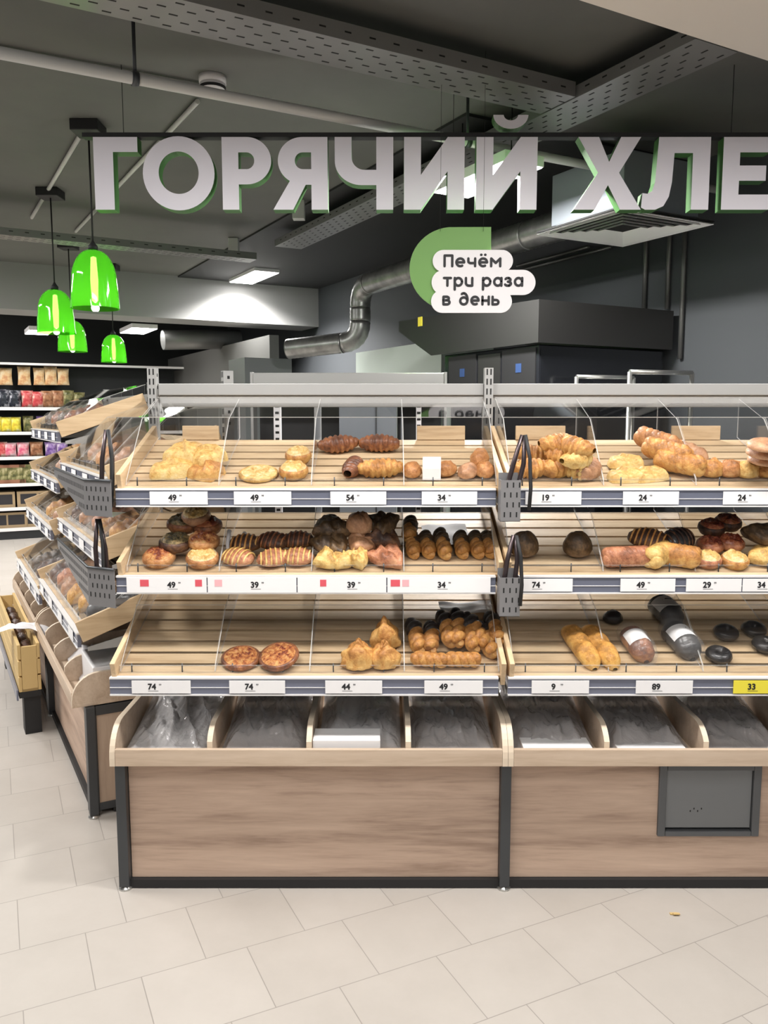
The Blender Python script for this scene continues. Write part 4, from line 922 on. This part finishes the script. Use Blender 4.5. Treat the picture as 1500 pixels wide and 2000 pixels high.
GL = {'П': (.85, [[(0, 0), (0, 1.38), (.85, 1.38), (.85, 0)]]), 'е': (.86, [[(.02, .5), (.86, .5)] + ea(.43, .5, .43, .5, 0, 300)]), 'ч': (.75, [[(0, 1)] + ea(.28, .62, .28, .22, 180, 270, 6) + [(.75, .40)], [(.75, 1), (.75, 0)]]),
    'м': (1.0, [[(0, 0), (0, 1), (.5, .42), (1.0, 1), (1.0, 0)]]), 'т': (.8, [[(0, 1), (.8, 1)], [(.4, 1), (.4, 0)]]), 'р': (.84, [[(0, -.5), (0, 1)], ea(.42, .5, .42, .5, 0, 360, 22)]),
    'u': (.74, [[(0, 1)] + ea(.35, .36, .35, .36, 180, 270, 6) + [(.74, 0)], [(.74, 1), (.74, 0)]]), 'а': (.84, [ea(.42, .5, .42, .5, 0, 360, 22), [(.84, 1), (.84, 0)]]), 'з': (.66, [ea(.3, .76, .30, .24, 155, -90, 10) + ea(.3, .26, .36, .26, 90, -155, 10)]),
    'в': (.72, [[(0, 0), (0, 1), (.38, 1)] + ea(.38, .77, .26, .23, 90, -90, 8) + [(0, .54), (.42, .54)] + ea(.42, .27, .3, .27, 90, -90, 8) + [(0, 0)]]), 'д': (.86, [ea(.42, .46, .42, .46, 0, 360, 22), ea(.40, .6, .46, .86, -8, 118, 12)]),
    'н': (.74, [[(0, 0), (0, 1)], [(.74, 0), (.74, 1)], [(0, .5), (.74, .5)]]), 'ь': (.7, [[(0, 1), (0, 0), (.42, 0)] + ea(.42, .29, .28, .29, -90, 90, 8) + [(0, .58)]]), ' ': (.35, [])}
GL['ё'] = (GL['е'][0], GL['е'][1] + [[(.2, 1.48), (.23, 1.48)], [(.64, 1.48), (.67, 1.48)]])
def strokes(body, x0, z0, width, xh, y, th=.25):
    tot = sum(GL[c][0] + .46 for c in body) - .46 + th; u = width / tot; v = xh / (1 + .0); t2 = th / 2 * xh
    x = x0 + th / 2 * u; q = 0
    for c in body:
        w_, sts = GL[c]; mb = MB()
        for st in sts:
            pts = [(x + a * u, z0 + t2 + b * (xh - 2 * t2)) for a, b in st]
            for p, r in zip(pts, pts[1:]):
                d = Vector((r[0] - p[0], r[1] - p[1])); d.normalize(); n = Vector((-d.y, d.x)) * t2; q += 1; yy = y - (q % 7) * .00001
                mb.add([(p[0] + n.x, yy, p[1] + n.y), (p[0] - n.x, yy, p[1] - n.y), (r[0] - n.x, yy, r[1] - n.y), (r[0] + n.x, yy, r[1] + n.y)], [(0, 1, 2, 3)])
            for p in pts:
                q += 1; yy = y - (q % 7) * .00001; mb.add([(p[0] + t2 * cos(k * pi / 5), yy, p[1] + t2 * sin(k * pi / 5)) for k in range(10)], [tuple(range(10))])
        x += (w_ + .46) * u
        if mb.v: mb.build('letter', 'ink', s2)
for body, px, py, wp in [('Печём', 866, 522.5, 113), ('трu раза', 865, 560.5, 157), ('в день', 864, 597, 112)]:
    x, z = q2(px, py); strokes(body, x, z, wp * K2, 19.5 * K2, -.0015)
for px in (860, 944): x, z = q2(px, 452); MB().tube([(x, .0, z), (x, .0, 2.999)], .0008, 6).build('wire', 'cord', s2)

# ------------------------------------------------------------------ pendant lamps
def pendant(x, y, ztop, R, H, label):
    t = thing('pendant_lamp', label, 'lamp', (x, y, 0), 0, 'green glass pendant lamps')
    prof = []
    for k in range(14):
        a = k / 13 * pi / 2; prof.append((R * (.16 + .76 * sin(a)) if k else R * .16, ztop - H * .52 * (1 - cos(a))))
    prof += [(R * .97, ztop - H * .72), (R, ztop - H)]
    MB().lathe(prof, 32).build('glass_shade', 'green_glass', t)
    MB().lathe([(R * .2, ztop), (R * .2, ztop + .02), (.012, ztop + .035), (.004, ztop + .05)], 16, 0, closed=True).build('cap', 'black', t)
    MB().tube([(0, 0, ztop + .04), (0, 0, 2.97)], .005, 8).build('cord', 'cord', t)
    MB().box((-.07, -.07, 2.945), (.07, .07, 2.999)).build('ceiling_box', 'black', t, .004)
    MB().lathe([(.002, ztop - .03), (.014, ztop - .035), (.020, ztop - H * .5), (.016, ztop - H * .86), (.002, ztop - H * .9)], 12).build('bulb', 'bulb', t)
    l = bpy.data.lights.new('pendant_light', 'POINT'); l.energy = .8; l.shadow_soft_size = .02; l.color = (1, 1, .9)
    lo = bpy.data.objects.new('pendant_light', l); col.objects.link(lo); lo.location = (x, y, ztop - H * .93)
L1 = at_z(172, 240, 3.0); L2 = at_z(98, 370, 3.0)
zt = lambda px, py, Y: at_y(px, py, Y).z
pendant(L1.x, L1.y, zt(186, 489, L1.y), .121, zt(186, 489, L1.y) - zt(186, 603, L1.y), 'largest green glass bell pendant lamp, hanging nearest the letters')
pendant(L2.x, L2.y, zt(104, 566, L2.y), .121, zt(104, 566, L2.y) - zt(104, 651, L2.y), 'green glass bell pendant lamp hanging lower beside the largest one')
p3 = at_y(141, 660, 7.15); pendant(p3.x, p3.y, zt(141, 626, 7.15), .121, zt(141, 626, 7.15) - zt(141, 687, 7.15), 'green glass bell pendant lamp half hidden behind another')
p4 = at_y(222, 680, 8.15); pendant(p4.x, p4.y, zt(222, 654, 8.15), .121, zt(222, 654, 8.15) - zt(222, 708, 8.15), 'smallest looking green glass bell pendant lamp above the snack rack')

# ------------------------------------------------------------------ ceiling services
def pipe(name, a, b, r, m, label, cat, hang=()):
    t = thing(name, label, cat, tuple(a)); d = Vector(b) - Vector(a)
    MB().tube([(0, 0, 0), d], r, 14).build('tube', m, t)
    for k in hang:
        p = d * k; zz = 3.0 - a[2]
        MB().tube([p, (p.x, p.y, zz - p.z + p.z)], .007, 8).build('rod', 'dark_metal', t)
        MB().tube([p - d.normalized() * .012, p + d.normalized() * .012], r + .006, 14).build('clamp', 'dark_metal', t)
        MB().lathe([(.03, zz - .008), (.03, zz)], 16, 0, (p.x, p.y, 0), closed=True).build('ceiling_plate', 'dark_metal', t)
    return t
pa = at_z(-60, 92, 2.78); pb = at_z(1440, 378, 2.78)
hk = lambda px: (at_z(px, 155 if px < 500 else 280, 2.78) - pa).length / (pb - pa).length
pipe('sprinkler_pipe', pa, pb, .021, 'pipe_paint', 'long pale ceiling pipe running behind the big letters', 'pipe', (hk(263), hk(908)))
pipe('conduit', at_z(-60, 85, 2.985), at_z(392, 168, 2.985), .011, 'pipe_paint', 'thin conduit running to the smoke detector', 'pipe')
pipe('conduit', at_z(386, 198, 2.985), at_z(148, 452, 2.985), .012, 'pipe_paint', 'thin conduit slanting behind the first letters', 'pipe')
pipe('conduit', at_z(158, 262, 2.985), at_z(62, 425, 2.985), .012, 'pipe_paint', 'thin conduit linking the two lamp boxes', 'pipe')
dt = thing('smoke_detector', 'white round smoke detector on the ceiling beside the pale pipe', 'smoke detector', tuple(at_z(415, 150, 2.999)))
MB().lathe([(.058, -.03), (.06, 0)], 24, closed=True).build('base', 'white', dt)
MB().lathe([(.02, -.066), (.046, -.062), (.054, -.05), (.056, -.03)], 24, closed=True).build('head', 'white', dt)
MB().lathe([(.048, -.058), (.0575, -.046), (.0565, -.042)], 24).build('vent_ring', 'slot', dt)

def tray(label, P, a0, a1, w_, z, along='u', hgt=.06, m='galvanised_dark', dens=.1):
    # perforated cable tray: floor with slots and two turned-up sides
    t = thing('cable_tray', label, 'cable tray', (P[0], P[1], z), GR if along == 'u' else GR + pi / 2); mb = MB()
    mb.box((a0, 0, 0), (a1, w_, .003)); mb.box((a0, 0, .003), (a1, .003, hgt)); mb.box((a0, w_ - .003, .003), (a1, w_, hgt))
    mb.box((a0, .003, hgt - .003), (a1, .012, hgt)); mb.box((a0, w_ - .012, hgt - .003), (a1, w_ - .003, hgt))
    x = a0 + .04; r = 0
    while x < a1 - .06:
        for k in range(5):
            y = w_ * (.12 + .19 * k); xx = x + (.05 if k % 2 else 0); mb.box((xx, y - .004, -.0006), (xx + .03, y + .004, .0006), 1)
        for y in (-.0004, w_ - .0008): mb.box((x, y, .026), (x + .026, y + .0012, .032), 1)
        x += dens; r += 1
    mb.build('perforated_channel', [m, 'slot'], t)
    return t
A0 = at_z(750, 97, 2.87); B0 = at_z(1450, 98, 2.87)
tray('wide perforated steel cable tray crossing the top of the picture', (A0.x, A0.y), -1.6, (B0 - A0).dot(UD) - .235, .225, 2.87, 'u', .06, 'tray_zinc')
tray('perforated steel cable tray running behind the letters towards the far lamp', (B0.x, B0.y), .02, 4.1, .225, 2.87, 'd', .05, 'tray_zinc')
C0 = at_z(-60, 452, 2.75)
tray('narrow cable tray high over the aisle behind the green lamps', (C0.x, C0.y), -.3, 2.0, .16, 2.75, 'u', .05, 'tray_zinc')
for px, lb in ((655, 'grey bracket box above the cable tray under the third letter'), (516, 'grey bracket box above the cable tray near the far lamp')):
    c = at_z(px, 430 if px > 600 else 497, 2.87); tag(MB().box((-.04, -.04, 0), (.04, .04, .12)).build('tray_bracket', 'pipe_paint'), lb, 'bracket', 'tray brackets').location = (c.x - .25, c.y, 2.875)

def led(c, z, lx, ly, label, rz=GR):
    t = thing('ceiling_light', label, 'lamp', (c[0], c[1], z), rz, 'LED ceiling panels')
    MB().box((-lx / 2, -ly / 2, .004), (lx / 2, ly / 2, .05)).build('housing', 'white', t)
    MB().box((-lx / 2 + .006, -ly / 2 + .006, 0), (lx / 2 - .006, ly / 2 - .006, .0038)).build('diffuser', 'led', t)
    MB().tube([(0, -ly / 3, .05), (0, -ly / 3, 3 - z)], .003, 6).build('suspension_wire', 'cord', t)
    MB().tube([(0, ly / 3, .05), (0, ly / 3, 3 - z)], .003, 6).build('suspension_wire', 'cord', t)
c = at_z(948, 354, 2.66); led(c, 2.66, .22, .6, 'glowing LED panel half hidden behind the letters over the kitchen')
c = at_z(495, 543, 2.95); led(c, 2.95, .26, .78, 'glowing LED panel hanging in front of the pale beam')
c = at_z(270, 647, 2.5); led(c, 2.5, .28, .66, 'small far LED panel seen below the pale beam')
c = at_z(76, 650, 2.5); led(c, 2.5, .26, .5, 'far LED panel behind the second green lamp')

area('far_panel_light', (at_z(495, 543, 2.95).x, at_z(495, 543, 2.95).y, 2.945), (.2, .7), 85, (0, 0, GR), spread=140)
# supply diffuser, its box and ducts
DZ = 2.5; dc = (at_z(1050, 460, DZ) + at_z(1393, 438, DZ)) / 2
df = thing('air_diffuser', 'white square ceiling air diffuser with slanted blades hung from a pale box', 'air vent', (dc.x, dc.y, DZ), GR)
for k in range(6):
    h1 = .315 - .045 * k; h0 = h1 - (.05 if k == 0 else .034); zz = 0 if k == 0 else .0
    m = MB()
    for s in range(4):
        R = Matrix.Rotation(s * pi / 2, 4, 'Z'); up = .012 if k == 0 else .03
        m.add([R @ Vector(p) for p in [(-h1, -h1, .0), (h1, -h1, .0), (h0, -h0, up), (-h0, -h0, up)]], [(0, 1, 2, 3)])
        m.add([R @ Vector(p) for p in [(-h1, -h1, .004), (h1, -h1, .004), (h0, -h0, up + .004), (-h0, -h0, up + .004)]], [(3, 2, 1, 0)])
    m.build('blade' if k else 'frame', 'vent_white', df)
MB().box((-.05, -.05, .02), (.05, .05, .03)).build('centre_plate', 'white', df)
MB().box((-.26, -.26, .04), (.26, .26, .30)).build('plenum_box', 'steel_blue', df, .004)
MB().box((-.315, -.315, .012), (.315, .315, .018)).build('back_plate', 'slot', df)
DR = .085
d0 = dc + DD * .27; d0.z = 2.62; d1 = at_z(668, 556, 2.62)
d1 = d0 + DD * ((d1 - d0).dot(DD))
du = thing('spiral_duct', 'shiny spiral ventilation duct running from the diffuser box to an elbow by the far wall', 'duct')
def ribbed(pts, r, step=.035):
    out, rs = [], []; acc = 0
    for a, b in zip(pts, pts[1:]):
        a, b = Vector(a), Vector(b); n = max(2, int((b - a).length / step * 2))
        for k in range(n): out.append(a + (b - a) * k / n); rs.append(r * (1.03 if (len(out) % 2) else 1.0))
    out.append(Vector(pts[-1])); rs.append(r); return out, rs
def bend(p0, p1, p2, r, n=6):
    a = (Vector(p0) - Vector(p1)).normalized(); b = (Vector(p2) - Vector(p1)).normalized(); s = Vector(p1) + a * r; e = Vector(p1) + b * r
    return [(s * (1 - t) + Vector(p1) * t) * (1 - t) + (Vector(p1) * (1 - t) + e * t) * t for t in [k / n for k in range(n + 1)]]
d2 = Vector((d1.x, d1.y, 2.17)); d3 = d2 + (DD * .5 - UD * .45) + Vector((0, 0, -.05))
mid = d0 + DD * .5
for nm, pts in (('flexible_section', [d0, mid]), ('straight_section', [mid, d1 - DD * .18]), ('elbow', bend(mid, d1, d2, .18)), ('riser', [d1 - Vector((0, 0, .18)), d2 + Vector((0, 0, .16))]), ('elbow', bend(d1, d2, d3, .16)), ('tail', [d2 + (d3 - d2).normalized() * .16, d3])):
    o_, r_ = ribbed(pts, DR); MB().tube(o_, r_, 20).build(nm, 'galvanised', du)
e0 = at_y(318, 664, 9.4); tag(MB().tube([tuple(e0), tuple(e0 + UD * .9 + Vector((0, 0, .05)))], .11, 16).build('round_duct', 'galvanised_dark'), 'dim round duct end under the pale beam', 'duct')
for k, (xa, ya) in enumerate(((1262, 478), (1308, 465), (1338, 455))):
    # conduits running down the side wall
    Pw = Vector((WR[0], WR[1], 0)) - UD * .02; top = at_plane(xa, ya, Pw, UD); zb = at_plane(xa, 603, Pw, UD).z if k < 2 else at_plane(xa, 700, Pw, UD).z
    tag(MB().tube([(top.x, top.y, 2.95), (top.x, top.y, max(zb, 1.3))], .014, 10).build('wall_pipe', 'galvanised_dark'), ('thin wall pipe ending at the hood, nearer the duct', 'thin wall pipe ending at the hood, in the middle of three', 'long wall pipe passing beside the end of the hood')[k], 'pipe', 'pipes on the kitchen wall')
for k, (pa_, pb_) in enumerate((((1010, 530), (1195, 482)), ((1010, 520), (1150, 482)))):
    Pw = Vector((WR[0], WR[1], 0)) - UD * .03; a_ = at_plane(*pa_, Pw, UD); b_ = at_plane(*pb_, Pw, UD)
    tag(MB().tube([a_, b_], .012, 8).build('wall_pipe', 'galvanised_dark'), ('lower sloping pipe on the kitchen wall behind the sign', 'upper sloping pipe on the kitchen wall behind the sign')[k], 'pipe', 'pipes on the kitchen wall')

# ------------------------------------------------------------------ kitchen
hd = thing('extractor_hood', 'big dark steel extractor hood over the black ovens', 'hood', (HC[0], HC[1], 0), GR)
m = MB(); hw, hl = 1.02, 1.5
m.prism([(0, 1.93), (.0, 2.157), (hl, 2.19), (hl, 2.12), (1.08, 1.93)], 'x', 0, .01); m.prism([(0, 1.93), (.0, 2.157), (hl, 2.19), (hl, 2.12), (1.08, 1.93)], 'x', hw - .01, hw)
m.box((.01, 0, 1.93), (hw - .01, .012, 2.157)); m.prism([(0.012, 2.147), (.012, 2.157), (hl, 2.19), (hl, 2.18)], 'x', .01, hw - .01); m.box((.01, hl - .01, 2.12), (hw - .01, hl, 2.19))
m.build('canopy', 'hood_steel', hd)
m = MB()
for k in range(14): m.box((.012, .14 + k * .062, 1.95 + .02 * (k % 3)), (.03, .165 + k * .062, 2.10))
m.build('grease_filter', 'black', hd)
MB().box((-.004, 1.19, 2.13), (.0, 1.24, 2.19)).build('bracket', 'tag_yellow', hd)
ov = thing('combi_oven', 'black oven under the hood with a blue lit display', 'oven', (HC[0], HC[1], 0), GR)
MB().box((.04, .04, .5), (.99, .98, 1.925)).build('oven_body', 'oven_black', ov, .006)
for y0_, y1_, nm in ((.06, .36, 'near'), (.62, .92, 'far')):
    MB().box((.032, y0_, 1.66), (.0398, y1_, 1.91)).build('control_panel', 'black', ov)
    MB().box((.030, y0_ + .12, 1.78), (.0318, y0_ + .17, 1.83)).build('display', 'display_blue', ov)
MB().box((.034, .38, .9), (.0398, .6, 1.9)).build('door', 'hood_steel', ov)
MB().box((.05, .036, 1.0), (.9, .0398, 1.9)).build('side_panel', 'oven_black', ov)
pc = at_y(862, 700, 6.4)
tag(gbox(MB(), (pc.x, pc.y), .0, .5, 0, 1.45, 0, 2.12).build('tall_fridge', 'panel_mint'), 'pale mint side of a tall cabinet beyond the hood', 'cabinet')
sf = thing('steel_cabinet', 'brushed steel cabinet behind the back rail of the plain bay', 'cabinet', (-.14, 3.85, 0))
MB().box((-.07, 0, .1), (.20, .5, 1.62)).build('body', 'steel_blue', sf, .004)
MB().box((-.47, .2, .1), (-.08, .5, 1.62)).build('black_fill', 'black', sf)  # plain black boxes added to fill the space either side of the body
MB().box((.21, .2, .1), (.42, .5, 1.62)).build('black_fill', 'black', sf)
MB().box((-.47, -.01, 1.63), (.42, .5, 1.735)).build('top_box', 'steel', sf, .004)
MB().box((-.47, -.012, 1.625), (.42, .0, 1.635)).build('trim_strip', 'dark_metal', sf)
for x in (-.48, .42): MB().box((x, -.012, .1), (x + .012, .1, 1.738)).build('corner_profile', 'grey_metal', sf)
MB().box((.1, -.008, .2), (.106, .0, 1.6)).build('door_gap', 'dark_metal', sf)
def post(px, Y, z1, w_, label, m='grey_metal', sl=False, z0=.0):
    p = at_y(px, 800, Y); mb = MB().box((-w_ / 2, 0, 0), (w_ / 2, .03, z1))
    if sl: slots(mb, 0, 0, .9, z1, .028, .016, .01, 1, (0,))
    o = mb.build('rack_post', [m, 'slot']); tag(o, label, 'post', 'posts of the kitchen racks'); o.location = (p.x, Y, z0)
post(541, 3.55, 1.60, .03, 'white slotted rack post seen through the clear top covers', 'white', True)
post(620, 3.5, 1.60, .028, 'plain grey rack post beside the steel cabinet', 'grey_metal')
post(818, 3.6, 1.60, .022, 'slotted rack post in front of the steel cabinet', 'white', True)
tr = thing('rack_trolley', 'steel tube rack trolley behind the hatch bay', 'trolley', (1.2, 4.05, 0), GR * .6)
for x in (0, .36):
    for y in (0, .5): MB().tube([(x, y, .06), (x, y, 1.75)], .012, 10).build('leg', 'steel', tr)
for y in (0, .5): MB().tube([(0, y, 1.75), (.36, y, 1.75)], .012, 10).build('top_bar', 'steel', tr)
for k in range(6):
    MB().box((.01, .0, .5 + k * .22), (.35, .5, .51 + k * .22)).build('sheet_pan', 'steel', tr)
tag(MB().box((-.6, 0, 0), (.55, .5, .92)).build('bounce_counter', 'steel', None, .005), 'steel counter added behind the bakery displays to bounce light upward', 'counter').location = (-.2, 4.6, 0)  # added counter, steel so that it bounces light up to the vent
tag(MB().box((0, 0, 0), (.7, .5, 1.62)).build('darkening_cabinet', 'oven_black', None, .005), 'black cabinet added behind the hatch bay to darken the view through it', 'cabinet').location = (.32, 3.93, 0)  # added black cabinet, keeps the openings behind the shelves dark
pw = at_y(545, 700, 8.4)
struct('wall_partition', gbox(MB(), (pw.x, pw.y), -.1, 0, 0, 4, 0, 2.35), 'ceiling_paint')
wb = at_y(560, 715, 7.6); tag(gbox(MB(), (wb.x - .35, wb.y - .2), 0, .45, 0, .45, 0, 2.06).build('grey_locker', 'hatch_grey'), 'dull grey locker below the pale beam', 'cabinet')

# ------------------------------------------------------------------ snack rack in the distance
RB = at_z(50, 1052, 0); RM = Matrix.Translation(RB) @ Matrix.Rotation(radians(26), 4, 'Z')
rk = thing('snack_rack', 'tall black supermarket rack of snacks with white price rails', 'rack'); rk.matrix_world = RM
X0, X1 = -.9, 3.1
MB().box((X0, .45, 0), (X1, .5, 2.2)).build('back_panel', 'rack_black', rk); MB().box((X0, .0, 0), (X1, .45, .1)).build('plinth', 'rack_black', rk)
MB().box((X0, -.05, 2.17), (X1, .5, 2.2)).build('canopy', 'rack_black', rk)
MB().box((X0, -.06, 2.172), (X1, -.051, 2.20)).build('canopy_light', 'rail_white', rk)
rz_ = []
RMi = RM.inverted()
for py in (797, 845, 893.5, 945.5, 992, 1032):
    Pp = RM @ Vector((0, -.02, 0)); Nn = (RM.to_3x3() @ Vector((0, 1, 0))); z = at_plane(50, py, Pp, Nn).z; rz_.append(z)
    b_ = MB().box((X0, 0, z - .02), (X1, .45, z)).build('shelf', 'rack_black', rk)
    MB().box((X0, -.02, z - .028), (X1, -.001, z + .012)).build('price_rail', 'rail_white', b_)
def snackmat(name, c1, c2, c3):
    m, nt, b = new_mat(name); a = noise_tex(nt, coords(nt, (14, 14, 14)), 1, 3)
    nt.links.new(ramp(nt, a, [(.35, c1), (.5, c2), (.64, c3)]), b.inputs['Base Color']); b.inputs['Roughness'].default_value = .3
snackmat('pack_chips', (.62, .30, .14), (.80, .55, .28), (.85, .72, .5)); snackmat('pack_black', (.012, .014, .02), (.03, .035, .05), (.6, .6, .65))
snackmat('pack_red', (.5, .04, .05), (.65, .12, .12), (.8, .6, .5)); snackmat('pack_olive', (.05, .06, .02), (.2, .19, .07), (.5, .45, .25))
snackmat('pack_yellow', (.65, .45, .04), (.85, .75, .08), (.9, .86, .4)); snackmat('pack_pink', (.7, .1, .2), (.8, .35, .4), (.85, .7, .72))
snackmat('pack_purple', (.12, .05, .25), (.35, .22, .5), (.8, .7, .8)); snackmat('pack_brown', (.18, .07, .03), (.4, .18, .09), (.6, .4, .25))
plain('carton', (.42, .30, .17), .7); plain('carton_print', (.025, .022, .025), .6); plain('carton_red', (.38, .17, .10), .6)
def pack(m, w_, h, d):
    def half(s):
        def fn(u, v):
            e = (1 - (2 * v - 1) ** 6) * (1 - (2 * u - 1) ** 4); k = 1 - .1 * sin(pi * v)
            return ((u - .5) * w_ * k, s * d / 2 * e + .004 * s, v * h)
        return fn
    return MB().grid(half(-1), 10, 14).grid(lambda u, v: half(1)(1 - u, v), 10, 14).build('snack_pack', m)
def packs(row, items, w_, h, d, what, hang=False):
    for q, (px, m, colr) in enumerate(items):
        Pp = RM @ Vector((0, .1, 0)); Nn = (RM.to_3x3() @ Vector((0, 1, 0))); base = 752 if row < 0 else (797, 845, 893.5, 945.5, 992, 1032)[row]
        p = at_plane(px, base, Pp, Nn); z = p.z if row < 0 else rz_[row] + .002
        o = pack(m, w_ * random.uniform(.93, 1.07), h * random.uniform(.92, 1.05), d); o.matrix_world = Matrix.Translation((p.x, p.y, z)) @ Matrix.Rotation(radians(26), 4, 'Z')
        tag(o, f"{colr} {what}, number {q + 1} along its row of the snack rack".replace('number 1 ', 'first ').replace('number 2 ', 'second ').replace('number 3 ', 'third ').replace('number 4 ', 'fourth ').replace('number 5 ', 'fifth ').replace('number 6 ', 'sixth ').replace('number 7 ', 'seventh ').replace('number 8 ', 'eighth '), 'snack pack', 'packs on the snack rack')
packs(-1, [(12, 'pack_chips', 'orange'), (48, 'pack_chips', 'orange'), (77, 'pack_chips', 'pale orange'), (100, 'pack_chips', 'pale orange'), (124, 'pack_chips', 'pale orange')], .145, .22, .06, 'chips bag hanging under the canopy')
packs(0, [(8, 'pack_black', 'black'), (30, 'pack_black', 'black'), (54, 'pack_red', 'red'), (74, 'pack_red', 'dark red'), (94, 'pack_brown', 'brown'), (114, 'pack_brown', 'brown'), (134, 'pack_olive', 'olive'), (155, 'pack_olive', 'olive')], .15, .22, .09, 'bag on the upper rail')
packs(1, [(-6, 'pack_yellow', 'yellow'), (13, 'pack_yellow', 'yellow'), (32, 'pack_yellow', 'bright yellow'), (56, 'pack_olive', 'grey green'), (82, 'pack_purple', 'violet'), (104, 'pack_purple', 'violet')], .13, .2, .09, 'bag on the second rail')
packs(2, [(2, 'pack_red', 'red'), (20, 'pack_pink', 'pink'), (46, 'pack_pink', 'pink and white'), (72, 'pack_brown', 'brown'), (100, 'pack_purple', 'purple'), (122, 'pack_purple', 'purple'), (152, 'pack_black', 'black and white'), (176, 'pack_black', 'black and white')], .15, .19, .09, 'bag on the third rail')
for row, items in ((3, [(0, 'carton_red'), (30, 'carton_red'), (60, 'pack_olive')]), (4, [(6, 'carton'), (54, 'carton'), (90, 'carton')]), (5, [(-8, 'carton'), (28, 'carton'), (66, 'carton')])):
    for q, (px, m) in enumerate(items):
        Pp = RM @ Vector((0, .05, 0)); Nn = (RM.to_3x3() @ Vector((0, 1, 0))); p = at_plane(px, 950, Pp, Nn)
        ww, hh = (.25, .24) if row == 3 else (.26, .2)
        t = thing('snack_carton', f"{('brown red', 'tan', 'tan')[row - 3]} carton on the {('fourth', 'fifth', 'lowest')[row - 3]} rail of the snack rack, {('first', 'second', 'third')[q]} from the picture edge", 'carton', (p.x, p.y, rz_[row] + .002), radians(26), 'cartons on the snack rack')
        MB().box((-ww / 2, 0, 0), (ww / 2, .3, hh)).build('carton_box', m, t)
        MB().box((-ww * .35, -.002, hh * .22), (ww * .38, -.0005, hh * .85)).build('printed_front', 'carton_print' if row > 3 else 'pack_olive', t)

c = at_z(1316, 1786, 0)
o = MB().box((-.012, -.004, 0), (.012, .004, .004)).box((-.004, -.010, .0041), (.016, -.002, .007)).build('scrap', 'crate_wood'); tag(o, 'tiny orange scrap lying on the pale floor tiles', 'scrap'); o.location = (c.x, c.y, .0005)
